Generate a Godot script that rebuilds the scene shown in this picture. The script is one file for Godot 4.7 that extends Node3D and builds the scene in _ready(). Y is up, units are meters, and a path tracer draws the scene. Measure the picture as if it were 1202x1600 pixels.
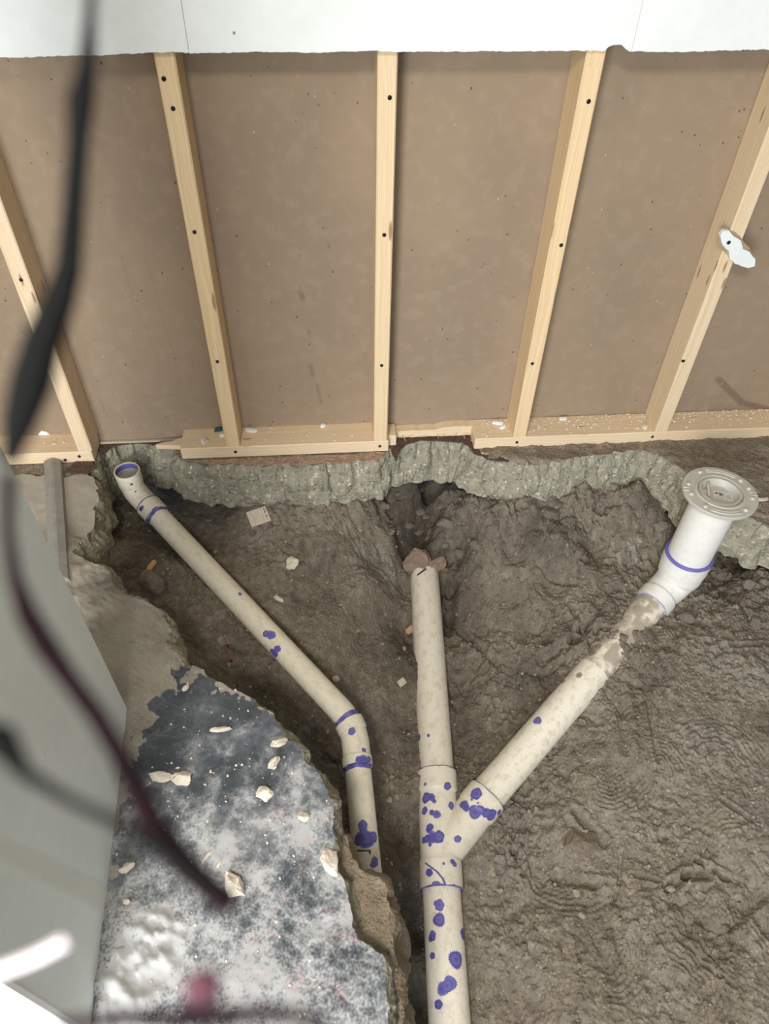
extends Node3D
# A torn-open bathroom wall and floor: bare studs, broken concrete slab, dug-out dirt and new drain pipes.

var rng := RandomNumberGenerator.new()
var taken := {}
# dirt grid
const GX0 := -1.0
const GZ0 := -0.17
const GS := 0.003
const GW := 800
const GH := 560
var hgt := PackedFloat32Array()
var rough_map := PackedFloat32Array()
var soil: StandardMaterial3D
var tint := PackedColorArray()
# control points of the dug-out ground: x, z, height, roughness, dryness
const CP := [[-0.3208, 0.0543, -0.12, 0.5, 0.35],
	[-0.1747, 0.0531, -0.12, 0.5, 0.4],
	[-0.0625, 0.0231, -0.125, 0.6, 0.4],
	[-0.5023, -0.0208, -0.2, 0.4, 0.2],
	[-0.6278, -0.0901, -0.22, 0.4, 0.1],
	[-0.6966, -0.0435, -0.17, 0.3, 0.1],
	[-0.712, 0.1163, -0.15, 0.2, 0.1],
	[-0.7523, 0.0583, -0.13, 0.2, 0.1],
	[-0.6297, 0.2746, -0.12, 0.6, 0.4],
	[-0.7476, 0.2152, -0.09, 0.5, 0.5],
	[-0.5354, 0.3293, -0.18, 0.7, 0.35],
	[-0.5379, 0.1638, -0.19, 0.5, 0.3],
	[-0.3211, 0.2334, -0.18, 0.4, 0.35],
	[-0.1785, 0.1321, -0.17, 0.4, 0.5],
	[-0.0754, 0.238, -0.25, 0.3, 0.45],
	[-0.186, 0.3427, -0.25, 0.3, 0.3],
	[-0.3047, 0.3356, -0.22, 0.3, 0.3],
	[-0.2732, 0.4269, -0.27, 0.3, 0.3],
	[-0.4395, 0.4236, -0.2, 0.4, 0.3],
	[-0.3762, 0.5014, -0.25, 0.4, 0.3],
	[-0.2573, 0.5995, -0.3, 0.4, 0.3],
	[-0.1666, 0.7469, -0.34, 0.4, 0.25],
	[-0.1407, 0.8563, -0.36, 0.4, 0.2],
	[-0.1012, 1.0551, -0.3, 0.4, 0.2],
	[-0.0131, 0.3908, -0.35, 0.3, 0.35],
	[-0.0592, 0.5425, -0.36, 0.3, 0.35],
	[0.0732, 0.3427, -0.43, 0.5, 0.45],
	[0.077, 0.1781, -0.43, 0.5, 0.4],
	[0.052, 0.5871, -0.43, 0.3, 0.4],
	[-0.0059, 0.7257, -0.43, 0.6, 0.3],
	[-0.0103, 0.8697, -0.47, 0.5, 0.25],
	[-0.0047, 1.0652, -0.53, 0.3, 0.2],
	[-0.0194, 1.2346, -0.54, 0.3, 0.2],
	[0.0165, 0.1376, -0.32, 0.4, 0.5],
	[0.0293, 0.0733, -0.22, 0.8, 0.45],
	[0.1144, -0.0095, -0.2, 0.9, 0.1],
	[0.1001, -0.0316, -0.055, 0.9, 0],
	[0.1949, -0.0344, -0.055, 0.9, 0.05],
	[0.1154, -0.0452, -0.14, 0.9, 0],
	[0.2078, -0.0147, -0.13, 0.9, 0.05],
	[0.213, 0.0122, -0.24, 0.9, 0.25],
	[0.2736, 0.0532, -0.045, 0.9, 0.2],
	[0.3169, 0.0877, -0.045, 0.9, 0.25],
	[0.3644, 0.1063, -0.045, 0.9, 0.3],
	[0.2934, 0.0465, -0.21, 0.9, 0.2],
	[0.3423, 0.0912, -0.2, 0.9, 0.2],
	[0.3944, 0.1119, -0.19, 0.9, 0.25],
	[0.184, -0.0112, -0.47, 0.6, 0.1],
	[0.125, 0.013, -0.46, 0.5, 0.1],
	[0.0957, 0.0818, -0.44, 0.5, 0.2],
	[0.231, 0.0928, -0.47, 0.5, 0.15],
	[0.1944, 0.1691, -0.485, 0.4, 0.2],
	[0.1871, 0.2784, -0.485, 0.4, 0.2],
	[0.1739, -0.0689, -0.47, 0.5, 0.1],
	[0.2084, 0.3317, -0.46, 0.4, 0.2],
	[0.1971, 0.491, -0.48, 0.4, 0.15],
	[0.1842, 0.6586, -0.49, 0.4, 0.2],
	[0.2659, 0.3359, -0.41, 0.4, 0.4],
	[0.3309, 0.3035, -0.35, 0.4, 0.45],
	[0.3841, 0.187, -0.29, 0.4, 0.4],
	[0.4766, 0.13, -0.19, 0.8, 0.3],
	[0.5357, 0.1169, -0.045, 0.9, 0.35],
	[0.5884, 0.0938, -0.045, 0.9, 0.35],
	[0.5743, 0.1321, -0.2, 0.9, 0.3],
	[0.6467, 0.0995, -0.22, 0.9, 0.3],
	[0.4172, 0.1148, -0.045, 0.8, 0.35],
	[0.4736, 0.1234, -0.045, 0.8, 0.35],
	[0.4433, 0.1424, -0.18, 0.8, 0.25],
	[0.5093, 0.1373, -0.19, 0.8, 0.25],
	[0.3876, 0.4048, -0.37, 0.5, 0.4],
	[0.283, 0.4976, -0.41, 0.6, 0.2],
	[0.2428, 0.6461, -0.45, 0.5, 0.25],
	[0.479, 0.2817, -0.3, 0.4, 0.45],
	[0.5197, 0.4473, -0.305, 0.8, 0.25],
	[0.6212, 0.3824, -0.27, 0.7, 0.3],
	[0.6409, 0.4898, -0.27, 0.8, 0.5],
	[0.5617, 0.5551, -0.315, 0.7, 0.5],
	[0.4552, 0.6389, -0.37, 0.7, 0.5],
	[0.4177, 0.5222, -0.385, 0.7, 0.25],
	[0.3183, 0.6102, -0.44, 0.6, 0.3],
	[0.3686, 0.7452, -0.41, 0.8, 0.5],
	[0.2793, 0.8043, -0.45, 0.8, 0.45],
	[0.26, 0.8971, -0.45, 0.7, 0.5],
	[0.179, 1.0223, -0.49, 0.4, 0.45],
	[0.138, 1.2532, -0.5, 0.5, 0.45],
	[0.2808, 1.0142, -0.45, 0.6, 0.4],
	[0.3973, 0.9293, -0.39, 0.4, 0.5],
	[0.3517, 1.1198, -0.42, 0.5, 0.5],
	[0.5093, 0.8432, -0.36, 0.3, 0.5],
	[0.5998, 0.7349, -0.325, 0.3, 0.45],
	[0.7815, 0.6732, -0.3, 0.3, 0.5],
	[1.0137, 0.5154, -0.27, 0.4, 0.5],
	[0.8005, 0.9922, -0.3, 0.4, 0.55],
	[0.6228, 1.0988, -0.34, 0.5, 0.55],
	[0.5936, 1.1261, -0.37, 0.8, 0.4],
	[0.4356, 1.2814, -0.4, 0.4, 0.5],
	[0.6625, 1.3192, -0.34, 0.4, 0.55],
	[0.6256, 0.2034, -0.26, 0.6, 0.4],
	[0.7812, -0.0162, -0.33, 0.5, 0.05],
	[0.8438, 0.0142, -0.25, 0.6, 0.2],
	[0.8365, 0.0773, -0.3, 0.5, 0.15],
	[0.74, 0.2757, -0.27, 0.6, 0.35],
	[0.8466, 0.4086, -0.285, 0.7, 0.4],
	[0.9567, 0.2898, -0.3, 0.8, 0.3],
	[1.0589, 0.2354, -0.3, 0.7, 0.15],
	[1.0643, 0.3215, -0.24, 0.9, 0.45],
	[1.0614, 0.4049, -0.25, 0.8, 0.5],
	[0.6404, 0.0756, -0.045, 0.7, 0.4],
	[0.6992, 0.0684, -0.045, 0.7, 0.4],
	[0.7641, 0.0723, -0.045, 0.6, 0.4],
	[0.8167, 0.0972, -0.06, 0.6, 0.4],
	[0.7146, 0.0547, -0.16, 0.7, 0.3],
	[0.8915, 0.0668, -0.2, 0.5, 0.2],
	[0.8208, 0.2729, -0.28, 0.5, 0.4],
	[1.0907, 0.1912, -0.28, 0.4, 0.05],
	[1.1256, 0.1853, -0.26, 0.4, 0.05],
	[-1.3, 0.1, -0.1, 0.3, 0.3],
	[-1.3, 0.8, -0.1, 0.3, 0.3],
	[-0.7, 1.2, -0.12, 0.3, 0.3],
	[-0.45, 0.95, -0.12, 0.3, 0.3],
	[-0.4, 1.3, -0.14, 0.3, 0.3],
	[-0.62, 0.3, -0.1, 0.3, 0.3],
	[-0.55, 0.55, -0.11, 0.3, 0.3],
	[-0.3, 0.85, -0.13, 0.3, 0.3],
	[-0.2, 1, -0.14, 0.3, 0.3],
	[-0.18, 1.25, -0.15, 0.3, 0.3],
	[-0.42, 0.66, -0.12, 0.3, 0.3],
	[-0.9, -0.2, -0.1, 0.3, 0.3],
	[-0.5, -0.2, -0.1, 0.3, 0.3],
	[-0.1, -0.2, -0.1, 0.3, 0.3],
	[0.3, -0.2, -0.1, 0.3, 0.3],
	[0.8, -0.2, -0.1, 0.3, 0.3],
	[1.3, -0.2, -0.1, 0.3, 0.3],
	[1.4, 0.1, -0.1, 0.4, 0.4],
	[1.2, 0.1, -0.11, 0.5, 0.4],
	[1, 0.08, -0.1, 0.5, 0.4],
	[0.6, -0.03, -0.05, 0.6, 0.3],
	[0.38, -0.03, -0.05, 0.6, 0.3],
	[-0.3, 0, -0.1, 0.6, 0.3],
	[2, 0.6, -0.28, 0.3, 0.5],
	[2, 1.5, -0.3, 0.3, 0.5],
	[1.5, 1, -0.3, 0.3, 0.5],
	[1.5, 0.5, -0.27, 0.4, 0.5],
	[0.6, 1.7, -0.42, 0.3, 0.5],
	[0.05, 1.7, -0.54, 0.3, 0.3],
	[1.3, 1.8, -0.34, 0.3, 0.5],
	[-0.12, 1.7, -0.5, 0.3, 0.3],
	[-0.35, 1.7, -0.14, 0.3, 0.3],
	[0.05, 2.05, -0.3, 0.3, 0.3],
	[0.9, 2.05, -0.3, 0.3, 0.3]]

# ------------------------------------------------------------------ naming and grouping
func numbered(called: String) -> String:
	if not taken.has(called):
		taken[called] = 0
		return called
	taken[called] += 1
	return "%s_%03d" % [called, taken[called]]

func tag(o: Node, label: String, category: String, group := "") -> Node:
	o.set_meta("label", label)
	o.set_meta("category", category)
	if group != "":
		o.set_meta("group", group)
	return o

func thing(called: String, label: String, category: String, at: Vector3, group := "") -> Node3D:
	var o := Node3D.new()
	o.name = numbered(called)
	add_child(o, true)
	o.position = at
	tag(o, label, category, group)
	return o

# a part whose mesh is given in world coordinates, under a thing that stands at its base
func part(called: String, mesh: Mesh, m: Material, root: Node3D, base := Vector3.INF) -> MeshInstance3D:
	var o := MeshInstance3D.new()
	o.name = called
	o.mesh = mesh
	if m:
		o.material_override = m
	root.add_child(o, true)
	o.position = -(root.position if base == Vector3.INF else base)
	return o

func single(called: String, mesh: Mesh, m: Material, at := Vector3.ZERO) -> MeshInstance3D:
	var o := MeshInstance3D.new()
	o.name = numbered(called)
	o.mesh = mesh
	if m:
		o.material_override = m
	add_child(o, true)
	o.position = at
	return o

func struct(called: String, mesh: Mesh, m: Material, label: String, category: String) -> MeshInstance3D:
	var o := single(called, mesh, m)
	o.set_meta("kind", "structure")
	tag(o, label, category)
	return o

# ------------------------------------------------------------------ mesh helpers
# a closed shape from triangles, flat shaded, turned outwards
func shell(t: PackedVector3Array, smooth := false) -> ArrayMesh:
	var c := Vector3.ZERO
	for p in t:
		c += p
	c /= t.size()
	var vol := 0.0
	for i in range(0, t.size(), 3):
		vol += (t[i] - c).dot((t[i + 1] - c).cross(t[i + 2] - c))
	var st := SurfaceTool.new()
	st.begin(Mesh.PRIMITIVE_TRIANGLES)
	st.set_smooth_group(0 if smooth else -1)
	for i in range(0, t.size(), 3):
		st.add_vertex(t[i])
		st.add_vertex(t[i + 2] if vol > 0 else t[i + 1])
		st.add_vertex(t[i + 1] if vol > 0 else t[i + 2])
	st.generate_normals()
	return st.commit()

func quad(t: PackedVector3Array, a: Vector3, b: Vector3, c: Vector3, d: Vector3) -> void:
	t.append_array([a, b, c, a, c, d])

# a box with chamfered edges
func bevel_box(lo: Vector3, hi: Vector3, b: float) -> PackedVector3Array:
	var t := PackedVector3Array()
	var c := (lo + hi) / 2.0
	var h := (hi - lo) / 2.0
	var v := func(sx: float, sy: float, sz: float, axis: int) -> Vector3:
		var p := Vector3(sx * (h.x - b), sy * (h.y - b), sz * (h.z - b))
		p[axis] += b * [sx, sy, sz][axis]
		return c + p
	var emit := func(ps: Array) -> void:
		var mid := Vector3.ZERO
		for p in ps:
			mid += p
		mid /= ps.size()
		var n: Vector3 = (ps[1] - ps[0]).cross(ps[2] - ps[0])
		if n.dot(mid - c) > 0:
			ps.reverse()
		for k in range(1, ps.size() - 1):
			t.append_array([ps[0], ps[k], ps[k + 1]])
	for a in 3:
		var u := (a + 1) % 3
		var w := (a + 2) % 3
		for s in [-1.0, 1.0]:
			var ps := []
			for q in [[-1.0, -1.0], [1.0, -1.0], [1.0, 1.0], [-1.0, 1.0]]:
				var sg := [0.0, 0.0, 0.0]
				sg[a] = s
				sg[u] = q[0]
				sg[w] = q[1]
				ps.append(v.call(sg[0], sg[1], sg[2], a))
			emit.call(ps)
		for s in [-1.0, 1.0]:
			for r in [-1.0, 1.0]:
				var sg := [0.0, 0.0, 0.0]
				sg[u] = s
				sg[w] = r
				var ps := []
				for e in [-1.0, 1.0]:
					sg[a] = e
					ps.append(v.call(sg[0], sg[1], sg[2], u))
				for e in [1.0, -1.0]:
					sg[a] = e
					ps.append(v.call(sg[0], sg[1], sg[2], w))
				emit.call(ps)
	for sx in [-1.0, 1.0]:
		for sy in [-1.0, 1.0]:
			for sz in [-1.0, 1.0]:
				emit.call([v.call(sx, sy, sz, 0), v.call(sx, sy, sz, 1), v.call(sx, sy, sz, 2)])
	return t

func box(lo: Vector3, hi: Vector3, b := 0.002) -> ArrayMesh:
	return shell(bevel_box(lo, hi, b))

# a flat outline (x, y) given thickness from z0 to z1
func plate(outline: PackedVector2Array, z0: float, z1: float) -> PackedVector3Array:
	var t := PackedVector3Array()
	var ix := Geometry2D.triangulate_polygon(outline)
	if Geometry2D.is_polygon_clockwise(outline):
		outline.reverse()
		ix = Geometry2D.triangulate_polygon(outline)
	for i in range(0, ix.size(), 3):
		var a := outline[ix[i]]
		var b := outline[ix[i + 1]]
		var c := outline[ix[i + 2]]
		if (b - a).cross(c - a) < 0:
			var q := b
			b = c
			c = q
		t.append_array([Vector3(a.x, a.y, z1), Vector3(b.x, b.y, z1), Vector3(c.x, c.y, z1)])
		t.append_array([Vector3(a.x, a.y, z0), Vector3(c.x, c.y, z0), Vector3(b.x, b.y, z0)])
	for i in outline.size():
		var a := outline[i]
		var b := outline[(i + 1) % outline.size()]
		quad(t, Vector3(a.x, a.y, z0), Vector3(b.x, b.y, z0), Vector3(b.x, b.y, z1), Vector3(a.x, a.y, z1))
	return t

# lay an (x, y, thickness) shape down so that its z points up
func lay(t: PackedVector3Array, at: Vector3, turn: float, tilt := Vector3.ZERO) -> PackedVector3Array:
	var b := Basis.from_euler(tilt) * Basis(Vector3.UP, turn) * Basis(Vector3.RIGHT, -PI / 2)
	var o := PackedVector3Array()
	for p in t:
		o.append(at + b * p)
	return o

func fray(outline: Array, step: float, amount: float, closed := true) -> PackedVector2Array:
	var o := PackedVector2Array()
	var n := outline.size()
	for i in n if closed else n - 1:
		var a: Vector2 = outline[i]
		var b: Vector2 = outline[(i + 1) % n]
		var k := maxi(1, int(a.distance_to(b) / step))
		for j in k:
			var p := a.lerp(b, float(j) / k)
			o.append(p + Vector2(rng.randf_range(-amount, amount), rng.randf_range(-amount, amount)))
	if not closed:
		o.append(outline[n - 1])
	return o

func path_at(path: Array, s: float) -> Array:
	var run := 0.0
	for i in path.size() - 1:
		var d: Vector3 = path[i + 1] - path[i]
		var l := d.length()
		if s <= run + l or i == path.size() - 2:
			return [path[i] + d * ((s - run) / l), d / l]
		run += l
	return []

func path_length(path: Array) -> float:
	var run := 0.0
	for i in path.size() - 1:
		run += (path[i + 1] - path[i]).length()
	return run

# sweep a circle along a path; profile rows are [distance, radius] and a third entry opens a hard edge there
func tube(path: Array, profile: Array, ref: Vector3, sides := 64, step := 0.012, into: ArrayMesh = null, lumps := 0.0) -> ArrayMesh:
	var rows := []
	for i in profile.size():
		var p: Array = profile[i]
		rows.append([p[0], p[1], p.size() > 2])
		if i < profile.size() - 1:
			var gap: float = profile[i + 1][0] - p[0]
			var k := int(absf(gap) / step)
			for j in range(1, k):
				rows.append([p[0] + gap * j / k, lerpf(p[1], profile[i + 1][1], float(j) / k), false])
	var total: float = path_length(path)
	var st := SurfaceTool.new()
	st.begin(Mesh.PRIMITIVE_TRIANGLES)
	var rings := []
	for r in rows:
		var here := path_at(path, r[0])
		var d: Vector3 = (path_at(path, minf(r[0] + 0.006, total))[0] - path_at(path, maxf(r[0] - 0.006, 0.0))[0]).normalized()
		var e1 := (ref - d * ref.dot(d)).normalized()
		var e2 := d.cross(e1)
		var ring := PackedVector3Array()
		for k in sides + 1:
			var a := TAU * k / sides
			var rr: float = r[1]
			if lumps > 0.0:
				rr += lumps * sin(a * 3.0 + r[0] * 90.0) * sin(r[0] * 57.0 + a)
			ring.append(here[0] + (e1 * cos(a) + e2 * sin(a)) * rr)
		rings.append(ring)
	var group := 0
	for i in rows.size() - 1:
		if rows[i][2]:
			group += 1
		st.set_smooth_group(group)
		var va: float = rows[i][0] / total
		var vb: float = rows[i + 1][0] / total
		for k in sides:
			var q := [[rings[i][k], k, va], [rings[i + 1][k], k, vb], [rings[i + 1][k + 1], k + 1, vb], [rings[i][k + 1], k + 1, va]]
			for j in [0, 2, 1, 0, 3, 2]:
				st.set_uv(Vector2(float(q[j][1]) / sides, q[j][2]))
				st.add_vertex(q[j][0])
	st.generate_normals()
	return st.commit(into)

# turn a profile of (radius, height) round the vertical through at
func lathe(profile: Array, at: Vector3, sides := 72, hard := true, slope := Vector3.ZERO) -> ArrayMesh:
	var st := SurfaceTool.new()
	st.begin(Mesh.PRIMITIVE_TRIANGLES)
	var b := Basis.from_euler(slope)
	for i in profile.size() - 1:
		st.set_smooth_group(i if hard else 0)
		for k in sides:
			var q := []
			for c in [[i, k], [i + 1, k], [i + 1, k + 1], [i, k + 1]]:
				var a: float = TAU * c[1] / sides
				var p: Vector2 = profile[c[0]]
				q.append(at + b * Vector3(cos(a) * p.x, p.y, sin(a) * p.x))
			for j in [0, 1, 2, 0, 2, 3]:
				st.set_uv(Vector2(q[j].x, q[j].z))
				st.add_vertex(q[j])
	st.generate_normals()
	return st.commit()

# an irregular lump: a ball cut by random planes
func lump(seed_: int, cuts: int, rough: float, squash := Vector3.ONE, smooth := false) -> ArrayMesh:
	var r := RandomNumberGenerator.new()
	r.seed = seed_
	var planes := []
	for i in cuts:
		planes.append([Vector3(r.randf_range(-1, 1), r.randf_range(-1, 1), r.randf_range(-1, 1)).normalized(), r.randf_range(0.45, 0.85)])
	var nz := FastNoiseLite.new()
	nz.seed = seed_
	nz.frequency = 1.6
	nz.fractal_octaves = 3
	var f := func(i: int, j: int) -> Vector3:
		var a := TAU * (i % 18) / 18.0
		var e := PI * j / 11.0
		var p := Vector3(cos(a) * sin(e), cos(e), sin(a) * sin(e))
		for pl in planes:
			var d: float = p.dot(pl[0]) - pl[1]
			if d > 0:
				p -= pl[0] * d
		p *= 1.0 + rough * nz.get_noise_3dv(p * 1.3)
		return p * squash
	var t := PackedVector3Array()
	for i in 18:
		for j in 11:
			var q := [f.call(i, j), f.call(i, j + 1), f.call(i + 1, j + 1), f.call(i + 1, j)]
			if j > 0:
				t.append_array([q[0], q[1], q[3]])
			if j < 10:
				t.append_array([q[1], q[2], q[3]])
	return shell(t, smooth)

# ------------------------------------------------------------------ textures and materials
func noise(seed_: int, freq: float, octaves := 4, kind := FastNoiseLite.TYPE_SIMPLEX_SMOOTH, fractal := FastNoiseLite.FRACTAL_FBM) -> FastNoiseLite:
	var n := FastNoiseLite.new()
	n.seed = seed_
	n.frequency = freq
	n.noise_type = kind
	n.fractal_type = fractal
	n.fractal_octaves = octaves
	return n

func bytes(n: FastNoiseLite, w: int, h: int, seamless := false) -> PackedByteArray:
	var im: Image = n.get_seamless_image(w, h) if seamless else n.get_image(w, h)
	im.convert(Image.FORMAT_L8)
	return im.get_data()

func tex(im: Image) -> ImageTexture:
	return ImageTexture.create_from_image(im)

func flat(c: Color, rough := 0.7, metal := 0.0) -> StandardMaterial3D:
	var m := StandardMaterial3D.new()
	m.albedo_color = c
	m.roughness = rough
	m.metallic = metal
	return m

# a tiling two-tone mottle with light and dark specks
func mottle(seed_: int, size: int, a: Color, b: Color, freq: float, specks: int, light: Color, dark: Color, biggest := 3) -> Image:
	var n1 := bytes(noise(seed_, freq, 5), size, size, true)
	var n2 := bytes(noise(seed_ + 1, freq * 6.0, 3), size, size, true)
	var d := PackedByteArray()
	d.resize(size * size * 3)
	for i in size * size:
		var t := (n1[i] * 0.65 + n2[i] * 0.35) / 255.0
		t = clampf((t - 0.5) * 1.5 + 0.5, 0.0, 1.0)
		d[i * 3] = int(255.0 * lerpf(a.r, b.r, t))
		d[i * 3 + 1] = int(255.0 * lerpf(a.g, b.g, t))
		d[i * 3 + 2] = int(255.0 * lerpf(a.b, b.b, t))
	var im := Image.create_from_data(size, size, false, Image.FORMAT_RGB8, d)
	var r := RandomNumberGenerator.new()
	r.seed = seed_
	for k in specks:
		var c := light if r.randf() < 0.6 else dark
		c = c.lerp(a, r.randf_range(0.0, 0.6))
		var w := 1 + int(pow(r.randf(), 3.0) * biggest)
		var x := r.randi_range(0, size - w - 1)
		var y := r.randi_range(0, size - w - 1)
		for q in w:
			for p in w:
				if Vector2(p - w / 2.0 + 0.5, q - w / 2.0 + 0.5).length() <= w * 0.55 + r.randf() * 0.6:
					im.set_pixel(x + p, y + q, c)
	return im

func triplanar(m: StandardMaterial3D, per_metre: Vector3, world := true) -> StandardMaterial3D:
	m.uv1_triplanar = true
	m.uv1_world_triplanar = world
	m.uv1_scale = per_metre
	return m

func bumps(m: StandardMaterial3D, n: FastNoiseLite, size: int, centimetres: float) -> void:
	m.heightmap_enabled = true
	m.heightmap_scale = centimetres
	m.heightmap_texture = tex(n.get_seamless_image(size, size))

# planed softwood: growth rings run along v, a few knots
func wood(seed_: int, a: Color, b: Color, rings: float, knots: int, across := false) -> StandardMaterial3D:
	var w := 320
	var h := 640
	var r := RandomNumberGenerator.new()
	r.seed = seed_
	var n := noise(seed_, 0.06, 3)
	var fine := bytes(noise(seed_ + 3, 0.45, 2), w, h / 16)
	var ks := []
	for k in knots:
		ks.append([r.randf_range(0, w), r.randf_range(0, h), r.randf_range(5, 9)])
	var ph := r.randf() * TAU
	var d := PackedByteArray()
	d.resize(w * h * 3)
	for y in h:
		var v := TAU * y / h
		var sway := 9.0 * sin(v + ph) + 5.0 * sin(2.0 * v + ph * 3.0) + 2.0 * sin(5.0 * v + ph)
		for x in w:
			var push := 0.0
			var knot := 0.0
			for k in ks:
				var dx: float = x - k[0]
				var dy: float = (y - k[1]) * 0.55
				var q: float = (dx * dx + dy * dy) / (k[2] * k[2])
				push += dx / (0.35 + q) * 0.5 * exp(-q * 0.12)
				if q < 1.4:
					knot = maxf(knot, clampf(1.4 - q, 0.0, 1.0))
			var u := x + sway + push
			var g := n.get_noise_2d(u * 4.2 * rings, y * 0.035)
			g = g * 0.5 + 0.5
			g = g * g * (3.0 - 2.0 * g)
			g = clampf(g + (fine[(y / 16) * w + x] / 255.0 - 0.5) * 0.3, 0.0, 1.0)
			var c := a.lerp(b, g).lerp(Color(0.47, 0.33, 0.2), knot * 0.6)
			var i := (y * w + x) * 3
			d[i] = int(c.r * 255.0)
			d[i + 1] = int(c.g * 255.0)
			d[i + 2] = int(c.b * 255.0)
	var im := Image.create_from_data(w, h, false, Image.FORMAT_RGB8, d)
	if across:
		im.rotate_90(CLOCKWISE)
	var m := flat(Color.WHITE, 0.72)
	m.albedo_texture = tex(im)
	return triplanar(m, Vector3(1.05, 6.2, 6.2) if across else Vector3(6.2, 1.05, 6.2), false)

# soft-edged patches of one colour with a noisy outline, to blend over other pictures
func smudges(seed_: int, w: int, h: int, freq: float, c: Color, from: float, to: float) -> Image:
	var n := bytes(noise(seed_, freq, 5), w, h)
	var d := PackedByteArray()
	d.resize(w * h * 4)
	for i in w * h:
		d[i * 4] = c.r8
		d[i * 4 + 1] = c.g8
		d[i * 4 + 2] = c.b8
		d[i * 4 + 3] = int(255.0 * c.a * smoothstep(from, to, n[i] / 255.0))
	return Image.create_from_data(w, h, false, Image.FORMAT_RGBA8, d)

# pipe plastic with dirt, purple primer and marks. spots are [distance, turn, radius, kind]; bands are [from, to, turn from, turn to]; kind 0 round, 1 starburst, 2 black, 3 mud, 4 pale purple
func pipe_skin(seed_: int, base: Color, length: float, radius: float, spots: Array, bands: Array, dirt := 0.3, specks := 200, mud_to := 0.0) -> StandardMaterial3D:
	var w := 448
	var h := clampi(int(length * 1500.0), 128, 1900)
	var around := TAU * radius
	var im := Image.create_empty(w, h, false, Image.FORMAT_RGBA8)
	im.fill(base)
	im.blend_rect(smudges(seed_, w, h, 0.02, Color(base.r * 0.8, base.g * 0.76, base.b * 0.68, dirt), 0.5, 0.85), Rect2i(0, 0, w, h), Vector2i.ZERO)
	im.blend_rect(smudges(seed_ + 9, w, h, 0.09, Color(0.5, 0.44, 0.37, dirt * 0.6), 0.68, 0.85), Rect2i(0, 0, w, h), Vector2i.ZERO)
	if mud_to > 0.0:
		var mh := int(h * mud_to)
		im.blend_rect(smudges(seed_ + 5, w, mh, 0.012, Color(0.62, 0.57, 0.50, 0.8), 0.2, 0.7), Rect2i(0, 0, w, mh), Vector2i(0, h - mh))
	var r := RandomNumberGenerator.new()
	r.seed = seed_
	for k in specks:
		var x := r.randi_range(0, w - 3)
		var y := r.randi_range(0, h - 3)
		var c := Color(0.36, 0.31, 0.26).lerp(base, r.randf_range(0.1, 0.85))
		im.fill_rect(Rect2i(x, y, 1 if r.randf() < 0.7 else 2, 1 if r.randf() < 0.7 else 2), c)
	var purple := Color(0.345, 0.33, 0.62)
	for bnd in bands:
		for y in range(int((bnd[0] - 0.004) / length * h), int((bnd[1] + 0.004) / length * h) + 1):
			for x in w:
				var u := float(x) / w
				var inside: bool = (u >= bnd[2] and u <= bnd[3]) if bnd[2] < bnd[3] else (u >= bnd[2] or u <= bnd[3])
				var s := float(y) / h * length + 0.0004 * sin(u * 60.0 + seed_) + 0.0009 * sin(u * 23.0 + bnd[0] * 300.0)
				if inside and s > bnd[0] and s < bnd[1] and y >= 0 and y < h:
					im.set_pixel(x, y, purple.lerp(base, 0.12 + 0.12 * sin(u * 40.0)))
	for sp in spots:
		var rad: float = sp[2]
		var kind: int = sp[3]
		var p1 := r.randf() * TAU
		var p2 := r.randf() * TAU
		var reach := rad * 1.7
		var c := purple
		if kind == 2:
			c = Color(0.16, 0.15, 0.17)
		elif kind == 3:
			c = Color(0.56, 0.5, 0.43)
		elif kind == 4:
			c = Color(0.52, 0.5, 0.68)
		for y in range(maxi(0, int((sp[0] - reach) / length * h)), mini(h, int((sp[0] + reach) / length * h) + 2)):
			for xo in range(int(-reach / around * w) - 1, int(reach / around * w) + 2):
				var x := posmod(int(sp[1] * w) + xo, w)
				var dx := xo * around / w
				var dy: float = float(y) / h * length - sp[0]
				var q := sqrt(dx * dx + dy * dy)
				var a := atan2(dy, dx)
				var edge := rad * (1.0 + 0.07 * sin(a * 2.0 + p1) + 0.05 * sin(a * 5.0 + p2) + 0.02 * sin(a * 13.0))
				if kind == 1:
					edge = rad * (0.96 + 0.16 * pow(absf(sin(a * 11.0 + p1)), 4.0) + 0.07 * sin(a * 3.0 + p2))
				var cover := clampf((edge - q) / 0.0007 + 0.5, 0.0, 1.0)
				if cover > 0.0:
					var shade := 0.08 * sin(q * 500.0 + p1) + 0.06
					im.set_pixel(x, y, im.get_pixel(x, y).lerp(c.lerp(base, clampf(shade, 0.0, 0.2)), cover * 0.97))
	im.convert(Image.FORMAT_RGB8)
	var m := flat(Color.WHITE, 0.42)
	m.albedo_texture = tex(im)
	m.metallic_specular = 0.45
	return m

# ------------------------------------------------------------------ ground
func ground(x: float, z: float) -> float:
	var fx := clampf((x - GX0) / GS, 0.0, GW - 1.001)
	var fz := clampf((z - GZ0) / GS, 0.0, GH - 1.001)
	var i := int(fx)
	var j := int(fz)
	var k := j * GW + i
	return lerpf(lerpf(hgt[k], hgt[k + 1], fx - i), lerpf(hgt[k + GW], hgt[k + GW + 1], fx - i), fz - j)

func base_at(x: float, z: float) -> Vector3:
	var sum := Vector3.ZERO
	var all := 0.0
	for c in CP:
		var dx: float = c[0] - x
		var dz: float = c[1] - z
		var d := dx * dx + dz * dz + 0.0012
		var wt := 1.0 / pow(d, 1.7)
		sum += Vector3(c[2], c[3], c[4]) * wt
		all += wt
	return sum / all

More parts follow.
